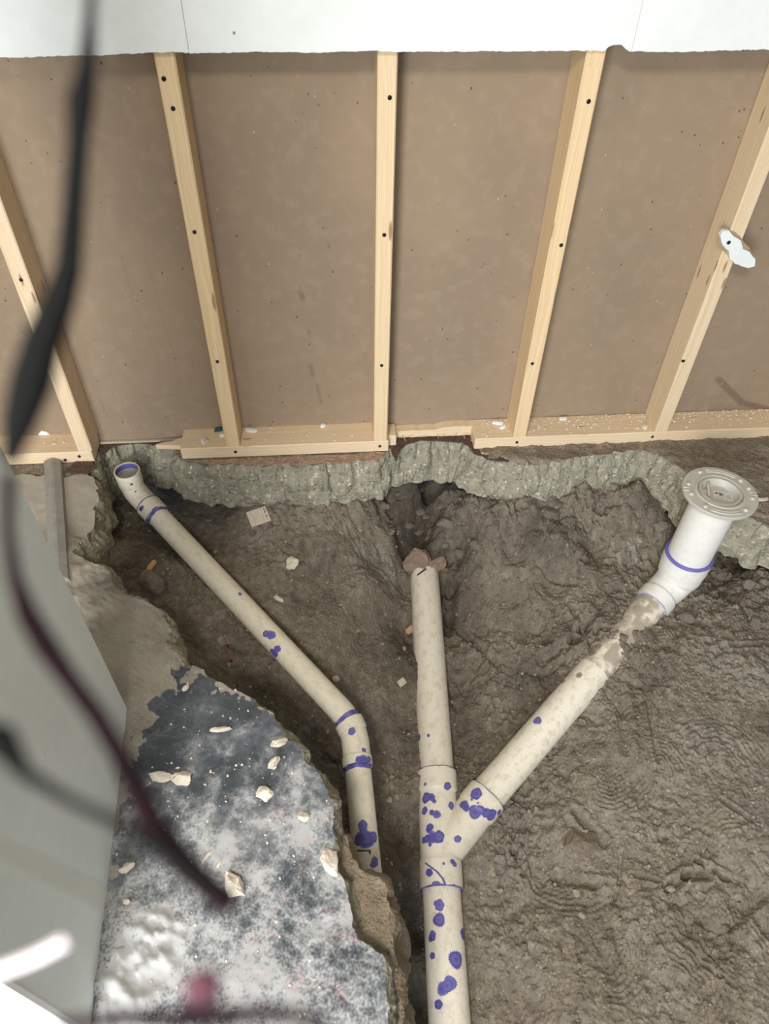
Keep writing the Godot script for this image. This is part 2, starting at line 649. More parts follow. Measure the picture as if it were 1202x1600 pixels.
func furrow(pts: Array, depth: float, width: float) -> void:
	for i in pts.size() - 1:
		var a: Vector2 = pts[i]
		var b: Vector2 = pts[i + 1]
		var lo := Vector2(minf(a.x, b.x), minf(a.y, b.y)) - Vector2.ONE * width * 3.0
		var hi := Vector2(maxf(a.x, b.x), maxf(a.y, b.y)) + Vector2.ONE * width * 3.0
		for j in range(maxi(0, int((lo.y - GZ0) / GS)), mini(GH, int((hi.y - GZ0) / GS) + 1)):
			for k in range(maxi(0, int((lo.x - GX0) / GS)), mini(GW, int((hi.x - GX0) / GS) + 1)):
				var p := Vector2(GX0 + k * GS, GZ0 + j * GS)
				var q := Geometry2D.get_closest_point_to_segment(p, a, b)
				var d := p.distance_to(q) / width
				var taper := 1.0
				hgt[j * GW + k] += depth * 0.75 * taper * (-exp(-d * d) + 0.45 * exp(-(d - 1.9) * (d - 1.9) * 2.0))

# raised arcs left by sliding and smoothing in the damp soil
func swirl(c: Vector2, r0: float, r1: float, a0: float, a1: float, gap: float, amount: float) -> void:
	var ph := rng.randf() * TAU
	for j in range(maxi(0, int((c.y - r1 - GZ0) / GS)), mini(GH, int((c.y + r1 - GZ0) / GS) + 1)):
		for k in range(maxi(0, int((c.x - r1 - GX0) / GS)), mini(GW, int((c.x + r1 - GX0) / GS) + 1)):
			var p := Vector2(GX0 + k * GS, GZ0 + j * GS) - c
			var d := p.length()
			if d < r0 or d > r1:
				continue
			var a := fposmod(p.angle() - a0, TAU)
			var span := fposmod(a1 - a0, TAU)
			if a > span:
				continue
			var soft := smoothstep(0.0, 0.25, a) * smoothstep(0.0, 0.25, span - a) * smoothstep(r0, r0 + gap, d) * smoothstep(r1, r1 - gap, d)
			d += 0.003 * sin(a * 4.0 + ph) + 0.0015 * sin(a * 11.0 + ph)
			hgt[j * GW + k] += amount * 1.35 * soft * sin(TAU * d / gap)

func build_ground() -> void:
	# the coarse lie of the land, then clods and grain
	var cs := 0.03
	var cw := int(GW * GS / cs)
	var ch := int(GH * GS / cs)
	var im := Image.create_empty(cw, ch, false, Image.FORMAT_RGBF)
	for j in ch:
		for i in cw:
			var b := base_at(GX0 + (i + 0.5) * GW * GS / cw, GZ0 + (j + 0.5) * GH * GS / ch)
			im.set_pixel(i, j, Color(b.x, b.y, b.z))
	im.resize(GW, GH, Image.INTERPOLATE_CUBIC)
	var base := im.get_data().to_float32_array()
	var n1 := bytes(noise(11, 0.012, 3), GW, GH)
	var n2 := bytes(noise(12, 0.03, 4, FastNoiseLite.TYPE_SIMPLEX_SMOOTH, FastNoiseLite.FRACTAL_RIDGED), GW, GH)
	var n3 := bytes(noise(13, 0.11, 4), GW, GH)
	var cell := noise(14, 0.045, 2, FastNoiseLite.TYPE_CELLULAR)
	cell.cellular_return_type = FastNoiseLite.RETURN_DISTANCE2_SUB
	cell.domain_warp_enabled = true
	cell.domain_warp_amplitude = 14.0
	cell.domain_warp_frequency = 0.04
	var n4 := bytes(cell, GW, GH)
	var n5 := bytes(noise(15, 0.3, 2), GW, GH)
	var n6 := bytes(noise(16, 0.008, 4), GW, GH)
	hgt.resize(GW * GH)
	rough_map.resize(GW * GH)
	for i in GW * GH:
		var rough := base[i * 3 + 1]
		rough_map[i] = rough
		var clod := minf(n4[i] / 255.0, 0.42) / 0.42
		hgt[i] = base[i * 3] + (n1[i] - 128) * 0.00007 + (0.5 - absf(n2[i] / 255.0 - 0.5)) * 0.0065 * (0.08 + rough * rough * 1.1) - 0.002 + (n3[i] - 128) * (0.000012 + 0.00012 * rough * smoothstep(100.0, 190.0, n6[i] * 0.5 + n1[i] * 0.5)) + (n5[i] - 128) * (0.000014 + 0.000016 * rough) + (clod - 0.7) * maxf(rough - 0.3, 0.0) * 0.034
	for f in [
		[[Vector2(0.1968, 0.2506), Vector2(0.2438, 0.361), Vector2(0.3024, 0.458)], 0.016, 0.008], [[Vector2(0.1718, 0.5059), Vector2(0.1838, 0.6143)], 0.012, 0.012], [[Vector2(0.19, 0.1227), Vector2(0.2165, 0.1761), Vector2(0.1889, 0.3069)], 0.02, 0.012],
		[[Vector2(0.0286, -0.1584), Vector2(0.0136, -0.0208), Vector2(0.0392, 0.0084)], 0.02, 0.01], [[Vector2(0.302, 0.1037), Vector2(0.3855, 0.0653), Vector2(0.4724, 0.0939)], 0.012, 0.006], [[Vector2(0.262, -0.0655), Vector2(0.3361, 0.0365), Vector2(0.3723, 0.1291)], 0.012, 0.006],
		[[Vector2(0.0944, -0.0234), Vector2(0.2136, -0.1118), Vector2(0.2752, -0.0332)], 0.012, 0.006], [[Vector2(0.4097, 0.8849), Vector2(0.4571, 0.9603)], 0.016, 0.009], [[Vector2(0.2674, 0.8831), Vector2(0.2549, 0.9421), Vector2(0.2639, 0.988)], 0.015, 0.008], [[Vector2(0.3391, 1.012), Vector2(0.4153, 1.0398)], 0.014, 0.009],
		[[Vector2(0.4896, 0.9821), Vector2(0.4654, 1.0461), Vector2(0.4361, 1.0917)], 0.008, 0.004], [[Vector2(0.6398, 1.026), Vector2(0.6878, 1.0668)], 0.014, 0.006], [[Vector2(0.7369, 0.9096), Vector2(0.7777, 0.9617)], 0.012, 0.005], [[Vector2(0.5607, 1.0696), Vector2(0.6073, 1.0538), Vector2(0.6496, 1.0553)], 0.02, 0.009],
		[[Vector2(0.5452, 1.0545), Vector2(0.4924, 1.0313)], 0.008, 0.004], [[Vector2(0.659, 1.1598), Vector2(0.7591, 1.1059)], 0.014, 0.007], [[Vector2(0.5879, 0.6452), Vector2(0.5574, 0.7613)], 0.012, 0.012], [[Vector2(0.6503, 0.6544), Vector2(0.6247, 0.8)], 0.008, 0.005], [[Vector2(0.4263, 0.4729), Vector2(0.5087, 0.456), Vector2(0.546, 0.412)], 0.02, 0.012],
		[[Vector2(0.5219, 0.134), Vector2(0.6408, 0.1419)], 0.012, 0.008], [[Vector2(0.5512, 0.1979), Vector2(0.6597, 0.1883)], 0.008, 0.006], [[Vector2(0.7496, 0.2134), Vector2(0.7899, 0.2244)], 0.014, 0.01], [[Vector2(0.5532, 1.1726), Vector2(0.5915, 1.2117)], 0.01, 0.005], [[Vector2(0.5643, 1.1972), Vector2(0.625, 1.2622)], 0.008, 0.004],
		[[Vector2(0.4409, 0.23), Vector2(0.543, 0.2941)], 0.008, 0.006], [[Vector2(0.7821, 0.4741), Vector2(0.8864, 0.524), Vector2(1.0123, 0.5257)], 0.008, 0.006], [[Vector2(0.2811, 0.4009), Vector2(0.2365, 0.4745)], 0.01, 0.006]]:
		furrow(f[0], f[1], f[2])
	for s in [
		[Vector2(0.5082, 0.795), 0.02, 0.12, -0.2, 2.2, 0.0105, 0.0016], [Vector2(0.3845, 0.9628), 0.085, 0.145, 0.9, 4.2, 0.013, 0.0014], [Vector2(0.39, 1.1791), 0.02, 0.1, -0.3, 1.9, 0.011, 0.0018],
		[Vector2(0.6285, 1.1705), 0.01, 0.06, -0.8, 1.9, 0.011, 0.0018], [Vector2(0.6339, 1.2045), 0.06, 0.1, -1.2, 0.6, 0.011, 0.0016], [Vector2(0.5106, 1.2508), 0.03, 0.12, -1.3, 0.9, 0.011, 0.0017],
		[Vector2(0.6477, 0.2713), 0.004, 0.05, 0.0, 6.2, 0.0105, 0.0012], [Vector2(0.7205, 1.021), 0.01, 0.08, 2.6, 5.6, 0.0105, 0.0012], [Vector2(0.5192, 0.3714), 0.004, 0.05, 0.0, 6.2, 0.0105, 0.0012],
		[Vector2(0.6058, 0.8261), 0.03, 0.1, -1.6, 0.3, 0.0105, 0.0013], [Vector2(0.7544, 0.8328), 0.03, 0.14, -2.2, 0.2, 0.0115, 0.0012], [Vector2(0.6173, 0.6835), 0.02, 0.09, 2.8, 5.2, 0.011, 0.0012],
		[Vector2(0.7216, 0.4916), 0.01, 0.06, 0.0, 6.2, 0.0105, 0.0010], [Vector2(0.7836, 0.6011), 0.01, 0.06, 0.0, 6.2, 0.0105, 0.0012], [Vector2(1.0081, 0.439), 0.01, 0.06, 0.0, 6.2, 0.0105, 0.0012],
		[Vector2(0.5142, 0.1844), 0.01, 0.07, 3.4, 6.1, 0.0105, 0.0012], [Vector2(0.275, 0.2482), 0.01, 0.07, -1.3, 1.4, 0.0105, 0.0010], [Vector2(0.2745, 0.5502), 0.01, 0.06, 0.0, 6.2, 0.0105, 0.0010]]:
		swirl(s[0], s[1], s[2], s[3], s[4], s[5], s[6])
	var verts := PackedVector3Array()
	var norms := PackedVector3Array()
	var cols := PackedColorArray()
	verts.resize(GW * GH)
	norms.resize(GW * GH)
	cols.resize(GW * GH)
	var damp := Color(0.40, 0.385, 0.365)
	var dry := Color(1.12, 1.08, 1.03)
	for j in GH:
		for i in GW:
			var k := j * GW + i
			verts[k] = Vector3(GX0 + i * GS, hgt[k], GZ0 + j * GS)
			var l := k - 1 if i > 0 else k
			var r := k + 1 if i < GW - 1 else k
			var u := k - GW if j > 0 else k
			var d := k + GW if j < GH - 1 else k
			norms[k] = Vector3(hgt[l] - hgt[r], 2.0 * GS, hgt[u] - hgt[d]).normalized()
			var t := clampf(base[k * 3 + 2] * 1.75 + (n6[k] / 255.0 - 0.5) * 0.9 + (n1[k] / 255.0 - 0.5) * 0.5 + (n3[k] / 255.0 - 0.5) * 0.3, 0.0, 1.25)
			cols[k] = damp.lerp(dry, t)
	tint = cols
	var ids := PackedInt32Array()
	ids.resize((GW - 1) * (GH - 1) * 6)
	var o := 0
	for j in GH - 1:
		for i in GW - 1:
			var k := j * GW + i
			ids[o] = k
			ids[o + 1] = k + 1
			ids[o + 2] = k + GW
			ids[o + 3] = k + 1
			ids[o + 4] = k + GW + 1
			ids[o + 5] = k + GW
			o += 6
	var arr := []
	arr.resize(Mesh.ARRAY_MAX)
	arr[Mesh.ARRAY_VERTEX] = verts
	arr[Mesh.ARRAY_NORMAL] = norms
	arr[Mesh.ARRAY_COLOR] = cols
	arr[Mesh.ARRAY_INDEX] = ids
	var am := ArrayMesh.new()
	am.add_surface_from_arrays(Mesh.PRIMITIVE_TRIANGLES, arr)
	# the dig goes on, out of the picture, to the right and towards the door
	for q in [[1.37, -0.17, 2.3, 2.1], [-1.0, 1.47, 1.4, 2.1]]:
		var st := SurfaceTool.new()
		st.begin(Mesh.PRIMITIVE_TRIANGLES)
		var gap := 0.03
		var nx := int((q[2] - q[0]) / gap)
		var nz := int((q[3] - q[1]) / gap)
		var rough := noise(21, 6.0, 4)
		for j in nz + 1:
			for i in nx + 1:
				var x: float = q[0] + i * gap
				var z: float = q[1] + j * gap
				st.set_color(Color(0.85, 0.82, 0.78))
				var y := base_at(x, z).x + 0.012 * rough.get_noise_2d(x, z)
				if x < 1.398 and z < 1.505:
					y = minf(y, ground(x, z) - 0.004)
				st.add_vertex(Vector3(x, y, z))
		for j in nz:
			for i in nx:
				var k := j * (nx + 1) + i
				for e in [k, k + 1, k + nx + 1, k + 1, k + nx + 2, k + nx + 1]:
					st.add_index(e)
		st.generate_normals()
		am = st.commit(am)
	var m := flat(Color.WHITE, 0.95)
	m.vertex_color_use_as_albedo = true
	m.metallic_specular = 0.25
	m.albedo_texture = tex(mottle(31, 768, Color(0.40, 0.372, 0.333), Color(0.61, 0.577, 0.525), 0.025, 9000, Color(0.76, 0.72, 0.65), Color(0.25, 0.225, 0.195), 4))
	triplanar(m, Vector3.ONE * 1.7)
	bumps(m, noise(33, 0.1, 5), 512, 0.38)
	soil = m.duplicate()
	struct("dirt_ground", am, m, "dug-out brown dirt around and under the drain pipes", "dirt")

# ------------------------------------------------------------------ broken concrete slab
var crusts := []

# a sheet of concrete with the given outline (x, z), its top near y, its broken edge going down
func slab(outline: PackedVector2Array, area: Rect2, gap: float, top: float, thick: float, jag: float, lean: float, seed_: int, dusty: PackedVector2Array, levels := 9, bulge := 0.012) -> ArrayMesh:
	var w := int(area.size.x / gap) + 1
	var h := int(area.size.y / gap) + 1
	var nj := noise(seed_, 18.0, 4)
	var nt := noise(seed_ + 1, 9.0, 4)
	var nf := noise(seed_ + 2, 60.0, 3)
	var ne := noise(seed_ + 3, 26.0, 4)
	var chip := noise(seed_ + 4, 30.0, 1, FastNoiseLite.TYPE_CELLULAR)
	chip.cellular_return_type = FastNoiseLite.RETURN_CELL_VALUE
	var inside := func(p: Vector2) -> bool:
		return Geometry2D.is_point_in_polygon(p + Vector2(nj.get_noise_2d(p.x, p.y), nj.get_noise_2d(p.x + 7.0, p.y + 3.0)) * jag, outline)
	var hi := PackedByteArray()
	hi.resize(w * h)
	for j in h:
		for i in w:
			hi[j * w + i] = 1 if inside.call(area.position + Vector2(i, j) * gap) else 0
	var verts := PackedVector3Array()
	var ids := PackedInt32Array()
	var known := {}
	var rim := {}
	var put := func(p: Vector2, key: int) -> int:
		if known.has(key):
			return known[key]
		var y := top + 0.0035 * nt.get_noise_2d(p.x, p.y) + 0.0012 * nf.get_noise_2d(p.x, p.y)
		if dusty.size() > 2 and Geometry2D.is_point_in_polygon(p + Vector2(nt.get_noise_2d(p.x, p.y), nt.get_noise_2d(p.y, p.x)) * 0.02, dusty):
			y += 0.006 + 0.009 * maxf(nt.get_noise_2d(p.x * 1.5 + 5.0, p.y * 1.5), -0.2) + 0.0035 * nf.get_noise_2d(p.x * 1.5, p.y * 1.5)
		for cr in crusts:
			var dd: float = p.distance_to(cr[0]) / cr[1]
			if dd < 1.0:
				y += cr[2] * (1.0 - dd * dd) * maxf(0.0, 0.4 + 1.2 * ne.get_noise_2d(p.x * 1.2, p.y * 1.2))
		known[key] = verts.size()
		verts.append(Vector3(p.x, y, p.y))
		return known[key]
	var cross := func(a: int, b: int) -> int:
		if hi[a] == 0:
			var q := a
			a = b
			b = q
		var key := 1000000 + mini(a, b) * 4 + (1 if absi(a - b) == 1 else 2)
		if known.has(key):
			return known[key]
		var pa := area.position + Vector2(a % w, a / w) * gap
		var pb := area.position + Vector2(b % w, b / w) * gap
		for k in 7:
			var m := (pa + pb) / 2.0
			if inside.call(m):
				pa = m
			else:
				pb = m
		return put.call(pa, key)
	var edges := []
	for j in h - 1:
		for i in w - 1:
			var c := [j * w + i, j * w + i + 1, (j + 1) * w + i + 1, (j + 1) * w + i]
			var n := hi[c[0]] + hi[c[1]] + hi[c[2]] + hi[c[3]]
			if n == 0:
				continue
			var poly := PackedInt32Array()
			var ends := []
			for k in 4:
				var a: int = c[k]
				var b: int = c[(k + 1) % 4]
				if hi[a]:
					poly.append(put.call(area.position + Vector2(a % w, a / w) * gap, a))
				if hi[a] != hi[b]:
					var x: int = cross.call(a, b)
					poly.append(x)
					ends.append([x, hi[a] == 1])
			for k in range(1, poly.size() - 1):
				ids.append_array([poly[0], poly[k], poly[k + 1]])
			if ends.size() == 2:
				edges.append([ends[0][0], ends[1][0]] if ends[0][1] else [ends[1][0], ends[0][0]])
	# outward direction along the rim
	for e in edges:
		var d: Vector3 = verts[e[1]] - verts[e[0]]
		var o := Vector3(d.z, 0, -d.x)
		for v in e:
			rim[v] = rim.get(v, Vector3.ZERO) + o
	var eased := {}
	for v in rim:
		rim[v] = rim[v].normalized()
		eased[v] = verts[v]
	for turn in 10:
		var sum := {}
		var dirs := {}
		var count := {}
		for e in edges:
			for k in 2:
				var v: int = e[k]
				var u: int = e[1 - k]
				sum[v] = sum.get(v, Vector3.ZERO) + eased[u]
				dirs[v] = dirs.get(v, Vector3.ZERO) + rim[u]
				count[v] = count.get(v, 0) + 1
		for v in sum:
			eased[v] = (eased[v] + sum[v] / count[v]) * 0.5
			rim[v] = rim[v] + dirs[v] / count[v]
		for v in rim:
			rim[v] = rim[v].normalized()
	var first := {}
	for v in rim:
		first[v] = verts.size()
		var p: Vector3 = verts[v]
		var o: Vector3 = rim[v].normalized()
		for l in levels + 1:
			var t := float(l) / levels
			var q: Vector3 = p.lerp(eased[v], smoothstep(0.0, 0.45, t)) + Vector3(0, -thick * t, 0) + o * (lean * t * (1.0 + 0.8 * smoothstep(1.05, 1.15, p.z)) + bulge * sin(minf(t * 1.6, 1.0) * PI * 0.5))
			if l > 0:
				var s := q * 1.0
				q += o * 0.022 * ne.get_noise_3dv(s * 0.55) + o * 0.005 * chip.get_noise_3dv(s) + o * 0.002 * nf.get_noise_3dv(s) + Vector3(0, 0.005 * ne.get_noise_3d(s.z, s.x, s.y), 0)
			verts.append(q)
	var side := PackedInt32Array()
	for e in edges:
		for l in levels:
			var a: int = first[e[0]] + l
			var b: int = first[e[1]] + l
			side.append_array([a, b, b + 1, a, b + 1, a + 1])
	var am := ArrayMesh.new()
	for part_ in [ids, side]:
		var norms := PackedVector3Array()
		norms.resize(verts.size())
		for i in range(0, part_.size(), 3):
			var f := (verts[part_[i + 2]] - verts[part_[i]]).cross(verts[part_[i + 1]] - verts[part_[i]])
			for k in 3:
				norms[part_[i + k]] += f
		for i in norms.size():
			norms[i] = norms[i].normalized() if norms[i].length_squared() > 0.0 else Vector3.UP
		var arr := []
		arr.resize(Mesh.ARRAY_MAX)
		arr[Mesh.ARRAY_VERTEX] = verts
		arr[Mesh.ARRAY_NORMAL] = norms
		var uv := PackedVector2Array()
		uv.resize(verts.size())
		for i in verts.size():
			uv[i] = Vector2((verts[i].x + 1.05) / 1.25, (verts[i].z + 0.15) / 1.7)
		arr[Mesh.ARRAY_TEX_UV] = uv
		arr[Mesh.ARRAY_INDEX] = part_
		am.add_surface_from_arrays(Mesh.PRIMITIVE_TRIANGLES, arr)
	return am

func slab_top_skin(glue: PackedVector2Array) -> StandardMaterial3D:
	var w := 800
	var h := 1088
	var n1 := bytes(noise(41, 0.008, 5), w, h)
	var n2 := bytes(noise(42, 0.05, 5, FastNoiseLite.TYPE_SIMPLEX_SMOOTH, FastNoiseLite.FRACTAL_RIDGED), w, h)
	var n3 := bytes(noise(43, 0.25, 3), w, h)
	var n4 := bytes(noise(44, 0.02, 4), w, h)
	var n5 := bytes(noise(45, 0.03, 3), w, h)
	var d := PackedByteArray()
	d.resize(w * h * 3)
	var beige := Color(0.645, 0.61, 0.55)
	var grey := Color(0.51, 0.48, 0.435)
	var black := Color(0.215, 0.235, 0.25)
	var haze := Color(0.735, 0.73, 0.72)
	var pink := Color(0.78, 0.69, 0.69)
	for j in h:
		var z := -0.15 + 1.7 * j / h
		for i in w:
			var k := j * w + i
			var x := -1.05 + 1.25 * i / w
			var q := Vector2(x + (n4[k] - 128) * 0.0003, z + (n5[k] - 128) * 0.0003)
			var c := grey.lerp(beige, clampf(n1[k] / 170.0 - 0.2 + (n3[k] - 128) / 300.0, 0.0, 1.0))
			if z < 0.26:
				c = c.lerp(Color(0.74, 0.71, 0.655), 0.6 * smoothstep(0.26, 0.18, z))
			if n3[k] > 205:
				c = c.lerp(Color(0.75, 0.71, 0.64), 0.5)
			if Geometry2D.is_point_in_polygon(q, glue):
				var worn := smoothstep(0.74, 1.2, z + (x + 0.3) * 0.25 + (n4[k] - 128) * 0.0016)
				var lace := (n2[k] / 255.0 - 0.5) * 0.85 + (n3[k] / 255.0 - 0.5) * 0.85 + (n1[k] / 255.0 - 0.5) * 0.9 + (n4[k] / 255.0 - 0.5) * 0.5
				var a := clampf(0.02 + 0.66 * worn + lace * (0.25 + 0.75 * worn), 0.0, 0.86)
				var film := haze.lerp(pink, smoothstep(150, 210, n5[k]) * smoothstep(-0.45, -0.15, x))
				for cr in [[Vector2(-0.4819, 1.2057), 0.10], [Vector2(-0.4513, 1.1716), 0.06], [Vector2(-0.5033, 1.2558), 0.08]]:
					a = minf(0.92, a + 0.5 * smoothstep(cr[1], cr[1] * 0.3, Vector2(x, z).distance_to(cr[0])) * (0.3 + n3[k] / 255.0))
				c = black.lerp(Color(0.33, 0.35, 0.365), n1[k] / 255.0 * 0.8).lerp(film, a)
			d[k * 3] = int(c.r * 255.0)
			d[k * 3 + 1] = int(c.g * 255.0)
			d[k * 3 + 2] = int(c.b * 255.0)
	var m := flat(Color.WHITE, 0.82)
	m.albedo_texture = tex(Image.create_from_data(w, h, false, Image.FORMAT_RGB8, d))
	m.texture_repeat = false
	return m

# ------------------------------------------------------------------ things
var screw_mesh: ArrayMesh
var screw_steel: StandardMaterial3D

func screw(root: Node3D, at: Vector3) -> void:
	var o := MeshInstance3D.new()
	o.name = "screw"
	o.mesh = screw_mesh
	o.material_override = screw_steel
	root.add_child(o, true)
	o.position = at - root.position
	o.rotation = Vector3(PI / 2, rng.randf() * 0.3, 0)

func stud(x: float, z: float, mat: Material, label: String, screws: Array) -> void:
	var lo := Vector3(x - 0.019, 0.038, z - 0.0885)
	var t := thing("wall_stud", label, "stud", Vector3(x, 0.038, z - 0.044), "wall studs of the opened wall")
	part("stud_body", box(lo, Vector3(x + 0.019, 2.4, z), 0.0028), mat, t)
	for s in screws:
		screw(t, Vector3(s.x, s.y, z))

func sole_plate(x0: float, x1: float, z: float, mat: Material, label: String, screws: Array) -> void:
	var t := thing("sole_plate", label, "plate", Vector3((x0 + x1) / 2.0, 0.0, z - 0.044), "sole plate lengths under the studs")
	part("plate_body", box(Vector3(x0, 0.0, z - 0.089), Vector3(x1, 0.038, z), 0.0025), mat, t)
	for s in screws:
		screw(t, Vector3(s.x, s.y, z))

# a ragged flat flake lying on something
func flake(called: String, label: String, category: String, at: Vector3, length: float, width: float, thick: float, turn: float, m: Material, group := "", tilt := Vector3.ZERO, jag := 0.16) -> MeshInstance3D:
	var pts := PackedVector2Array()
	var n := 13
	for i in n:
		var a := TAU * i / n
		var sq := 1.0 / pow(pow(absf(cos(a)), 4.0) + pow(absf(sin(a)), 4.0), 0.25)
		var r := sq * rng.randf_range(1.0 - jag, 1.0)
		pts.append(Vector2(cos(a) * r * length / 2.0, sin(a) * r * width / 2.0))
	var top := PackedVector3Array()
	var c := Vector3(0, 0, thick)
	var ring := []
	for i in n:
		ring.append([Vector3(pts[i].x, pts[i].y, 0), Vector3(pts[i].x * 0.86, pts[i].y * 0.86, thick * rng.randf_range(0.55, 1.0))])
	for i in n:
		var a: Array = ring[i]
		var b: Array = ring[(i + 1) % n]
		quad(top, a[0], b[0], b[1], a[1])
		top.append_array([a[1], b[1], c, b[0], a[0], Vector3.ZERO])
	var o := single(called, shell(lay(top, Vector3.ZERO, turn, tilt)), m, at)
	tag(o, label, category, group)
	return o

func on_ground(p: Vector2, lift := 0.0) -> Vector3:
	return Vector3(p.x, ground(p.x, p.y) + lift, p.y)

func rock(called: String, label: String, category: String, at: Vector3, size: Vector3, seed_: int, m: Material, group := "", cuts := 7) -> MeshInstance3D:
	var o := single(called, lump(seed_, cuts, 0.25, size * 0.5), m, at)
	o.rotation = Vector3(0, rng.randf() * TAU, 0)
	tag(o, label, category, group)
	return o

func cord(called: String, label: String, pts: Array, radii: Array, m: Material, cat := "cord", grp := "") -> void:
	var c := Curve3D.new()
	var n := pts.size()
	for i in n:
		var before: Vector3 = pts[i] - pts[maxi(i - 1, 0)]
		var after: Vector3 = pts[mini(i + 1, n - 1)] - pts[i]
		var along := (before.normalized() + after.normalized()).normalized()
		c.add_point(pts[i], -along * before.length() / 3.0, along * after.length() / 3.0)
	c.bake_interval = 0.004
	var path := []
	for p in c.get_baked_points():
		if path.is_empty() or path[-1].distance_to(p) > 0.001:
			path.append(p)
	var l := path_length(path)
	var prof := [[0.0, 0.0001, true]]
	for i in n:
		var s := c.get_closest_offset(pts[i]) / c.get_baked_length() * l
		var r: float = radii[mini(i, radii.size() - 1)]
		if i == 0 or s > prof[-1][0] + 0.0005:
			prof.append([s, r, true] if i == 0 or i == n - 1 else [s, r])
	prof.append([l, 0.0001])
	var o := thing(called, label, cat, pts[0], grp)
	part("sheath", tube(path, prof, Vector3(0.3, 0.2, 0.9), 14, 0.006), m, o)

# give alike stones labels by how near they lie to things that are easy to find
func name_by_landmark(list: Array, what: String) -> void:
	var marks := [["the crumpled tape", Vector2(0.1359, 0.1104)], ["the wye fitting's branch", Vector2(0.1843, 0.8262)], ["the wye fitting's lower collar", Vector2(0.0744, 1.0004)], ["the lower bend of the thin pipe", Vector2(-0.0933, 0.6875)], ["the open elbow of the thin pipe", Vector2(-0.7238, -0.0917)],
		["the ribbed tile fragment", Vector2(-0.3492, 0.0982)], ["the pale angular concrete chip", Vector2(-0.2575, 0.2297)], ["the reddish rod", Vector2(-0.4048, 0.5346)], ["the orange wood chip", Vector2(-0.6168, 0.284)], ["the notch in the slab", Vector2(0.1576, -0.191)], ["the white riser's elbow", Vector2(0.8036, 0.3378)],
		["the slab end right of the flange", Vector2(1.1033, 0.1758)], ["the purple spot on the branch pipe", Vector2(0.3775, 0.6338)], ["the crumbly dirt lump", Vector2(0.4001, 0.9479)], ["the peach stone by the centre pipe", Vector2(0.0724, 0.3099)], ["the right plate's left end", Vector2(0.3023, -0.0858)],
		["the middle of the centre pipe", Vector2(0.1376, 0.5284)], ["the muddy end of the branch pipe", Vector2(0.6618, 0.4275)], ["the bottom right corner", Vector2(0.6548, 1.3082)], ["the primer spots midway down the thin pipe", Vector2(-0.314, 0.4411)], ["the bare dirt between the tape and the riser", Vector2(0.4582, 0.2054)]]
	var words := ["nearest to", "second nearest to", "third nearest to", "fourth nearest to", "fifth nearest to", "sixth nearest to", "seventh nearest to", "eighth nearest to", "ninth nearest to", "tenth nearest to", "eleventh nearest to", "twelfth nearest to"]
	for e in list:
		var best := [99, 9.0, ""]
		for mk in marks:
			var d: float = Vector2(e[0].position.x, e[0].position.z).distance_to(mk[1])
			var rank := 0
			for f in list:
				if f[1] == e[1] and Vector2(f[0].position.x, f[0].position.z).distance_to(mk[1]) < d:
					rank += 1
			if rank < best[0] or (rank == best[0] and d < best[1]):
				best = [rank, d, mk[0]]
		e[0].set_meta("label", "%s %s lying %s %s" % [e[1], what, words[mini(best[0], 11)], best[2]])

